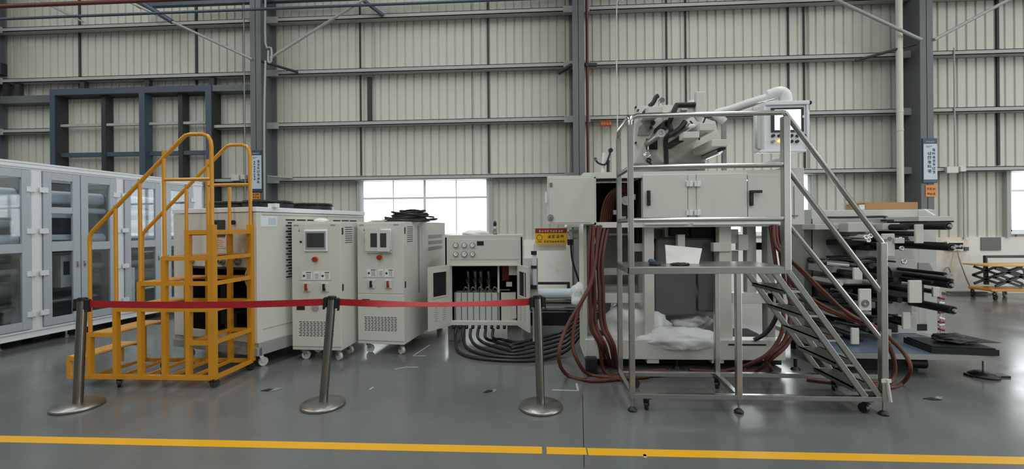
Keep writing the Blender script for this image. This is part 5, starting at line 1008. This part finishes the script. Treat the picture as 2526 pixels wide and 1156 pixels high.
mb = MB(); mb.box(at(2377, 600, Y).x - .01, at(2377, 600, Y).x + .02, Y - .02, Y, 1.2, 2.7); tag(solo('wall_duct', mb, 'girt'), 'grey cable duct rising above the small black switch', 'duct')
mb = MB(); mb.path([at(2362, 617, Y - .07), at(2367, 640, 10.2), at(2385, 690, 10.15), at(2400, 717, 10.12), at(2412, 728, 10.1)], .012, smooth=5); tag(solo('power_cable', mb, 'machdark'), 'thin grey cable hanging from the white socket box to the floor', 'cable')
a = at(2419, 585, Y); b = at(2468, 617, Y); mb = MB(); mb.box(a.x, b.x, Y - .015, Y + .004, b.z, a.z); tag(solo('wall_board', mb, 'grey'), 'plain grey rectangular board fixed to the white wall above the cart', 'board')
mb = MB(); mb.path([at(2328, 668, 10.3), at(2334, 660, 10.3), at(2340, 660, 10.3), at(2345, 672, 10.3)], .012, smooth=3); tag(solo('wall_hook', mb, 'machdark'), 'grey bent bar at the wall behind the black rollers', 'hook')

# ================================================================== BETWEEN THE CABINET AND THE PRESS
SY2 = 5.6; a = at(1320, 563, SY2); b = at(1398, 601, SY2); t = thing('warning_sign', 'yellow warning sign with red header hung left of the press', 'sign', (a.x, SY2, b.z))
mb = MB(); mb.box(a.x, b.x, SY2, SY2 + .006, b.z, a.z); part('board', mb, 'ysign', t, True)
w_ = b.x - a.x; h_ = a.z - b.z; mb = MB(); mb.box(a.x, b.x, SY2 - .003, SY2, a.z - h_ * .3, a.z)
for k in range(9): glyphs(mb, (a.x + w_ * (.12 + .088 * k), SY2 - .003, a.z - h_ * .24), (1, 0, 0), (0, 0, 1), (0, -1, 0), .024, 200 + k)
part('header', mb, ['red', 'paper'], t, True)
mb = MB()
for k in range(4): glyphs(mb, (a.x + w_ * (.40 + .135 * k), SY2, b.z + h_ * .38), (1, 0, 0), (0, 0, 1), (0, -1, 0), .04, 220 + k, 0)
for k in range(8): glyphs(mb, (a.x + w_ * (.28 + .085 * k), SY2, b.z + h_ * .10), (1, 0, 0), (0, 0, 1), (0, -1, 0), .024, 230 + k, 0)
mb.ring((a.x + w_ * .14, SY2 - .001, b.z + h_ * .42), .035, .003, 'y', 20, 5); mb.box(a.x + w_ * .07, a.x + w_ * .21, SY2 - .002, SY2, b.z + h_ * .12, b.z + h_ * .16); part('lettering', mb, 'ink', t, True)
mb = MB(); pbox(mb, 1398, 1412, 570, 600, SY2 + .01, .06); mb.box(b.x - .05, rx(1445, SY2 + .04), SY2 + .03, SY2 + .06, b.z + .08, b.z + .13); part('hanger', mb, 'machine', t, True)
mb = MB(); pbox(mb, 1400, 1414, 590, 604, SY2 - .0, .05); mb.path([at(1408, 600, SY2), at(1412, 640, SY2), at(1424, 680, SY2), at(1436, 712, SY2)], .014, smooth=4); part('strap', mb, 'black', t, True)
mb = MB(); a = at(1316, 601, SY2 + .1); b = at(1396, 625, SY2 + .1); mb.box(a.x, b.x, SY2 + .08, SY2 + .09, b.z + .04, a.z); part('backing_sheet', mb, 'bag', t, True)
pr = bpy.data.objects['printing_press']; t = pr
pp('side_arm', 1398, 1444, 553, 560, 5.3, .4, 'machine'); pp('side_arm', 1403, 1444, 566, 590, 5.66, .1, 'machine')
t = thing('linear_rail', 'upright aluminium rail with black ends beside the manifold cabinet', 'rail', (at(1318, 620, 5.55).x, 5.55, .7))
mb = MB(); pbox(mb, 1314, 1324, 624, 708, 5.55, .04); part('rail', mb, 'white', t, True, bevel=.003)
for c, d in ((619, 628), (703, 713), (655, 662)): mb = MB(); pbox(mb, 1310, 1324, c, d, 5.54, .05); part('end_block', mb, 'black', t, True)
mb = MB(); mb.box(rx(1310, 5.6) - .1, rx(1326, 5.6), 5.59, 5.63, .55, 1.15); part('rail_mount', mb, 'machine', t, True)
mb = MB(); mb.box(rx(1312, 5.6), rx(1328, 5.6), 5.6, 5.66, 0, .6); part('rail_leg', mb, 'machine', t, True)
# roller stock on a low pallet behind
t = thing('roller_pallet', 'low dark pallet behind the right stanchion carrying shiny rollers', 'pallet', (.4, 7.4, 0))
mb = MB(); mb.box(-.25, 1.2, 6.9, 7.8, .0, .14).box(-.25, 1.2, 6.9, 6.95, .14, .2); part('deck', mb, 'blackm', t, True)
for k, (y, z, r) in enumerate(((6.98, .27, .06), (7.12, .28, .06), (7.3, .28, .07), (7.05, .38, .05))):
    mb = MB(); mb.tube((-.22, y, z), (1.15, y, z), r, n=20); tag(solo('steel_roller', mb, 'chrome'), ['shiny steel roller at the front of the low pallet', 'shiny steel roller, second from the front of the pallet', 'thickest shiny steel roller at the back of the pallet', 'thin shiny steel roller on top of the pallet stack'][k], 'roller', 'steel rollers on the low pallet')
mb = MB(); mb.tube((-.1, 7.25, .45), (.75, 7.25, .45), .085, n=24); tag(solo('film_roll', mb, 'wsign'), 'pale blue film roll lying over the shiny rollers', 'roll')
mb = MB(); mb.box(-.2, .55, 7.55, 7.6, .56, .60).box(-.2, -.16, 7.5, 7.6, .0, .58).box(.5, .55, 7.5, 7.6, 0, .58); tag(solo('trestle', mb, 'blackm'), 'low black trestle behind the pallet of rollers', 'trestle')
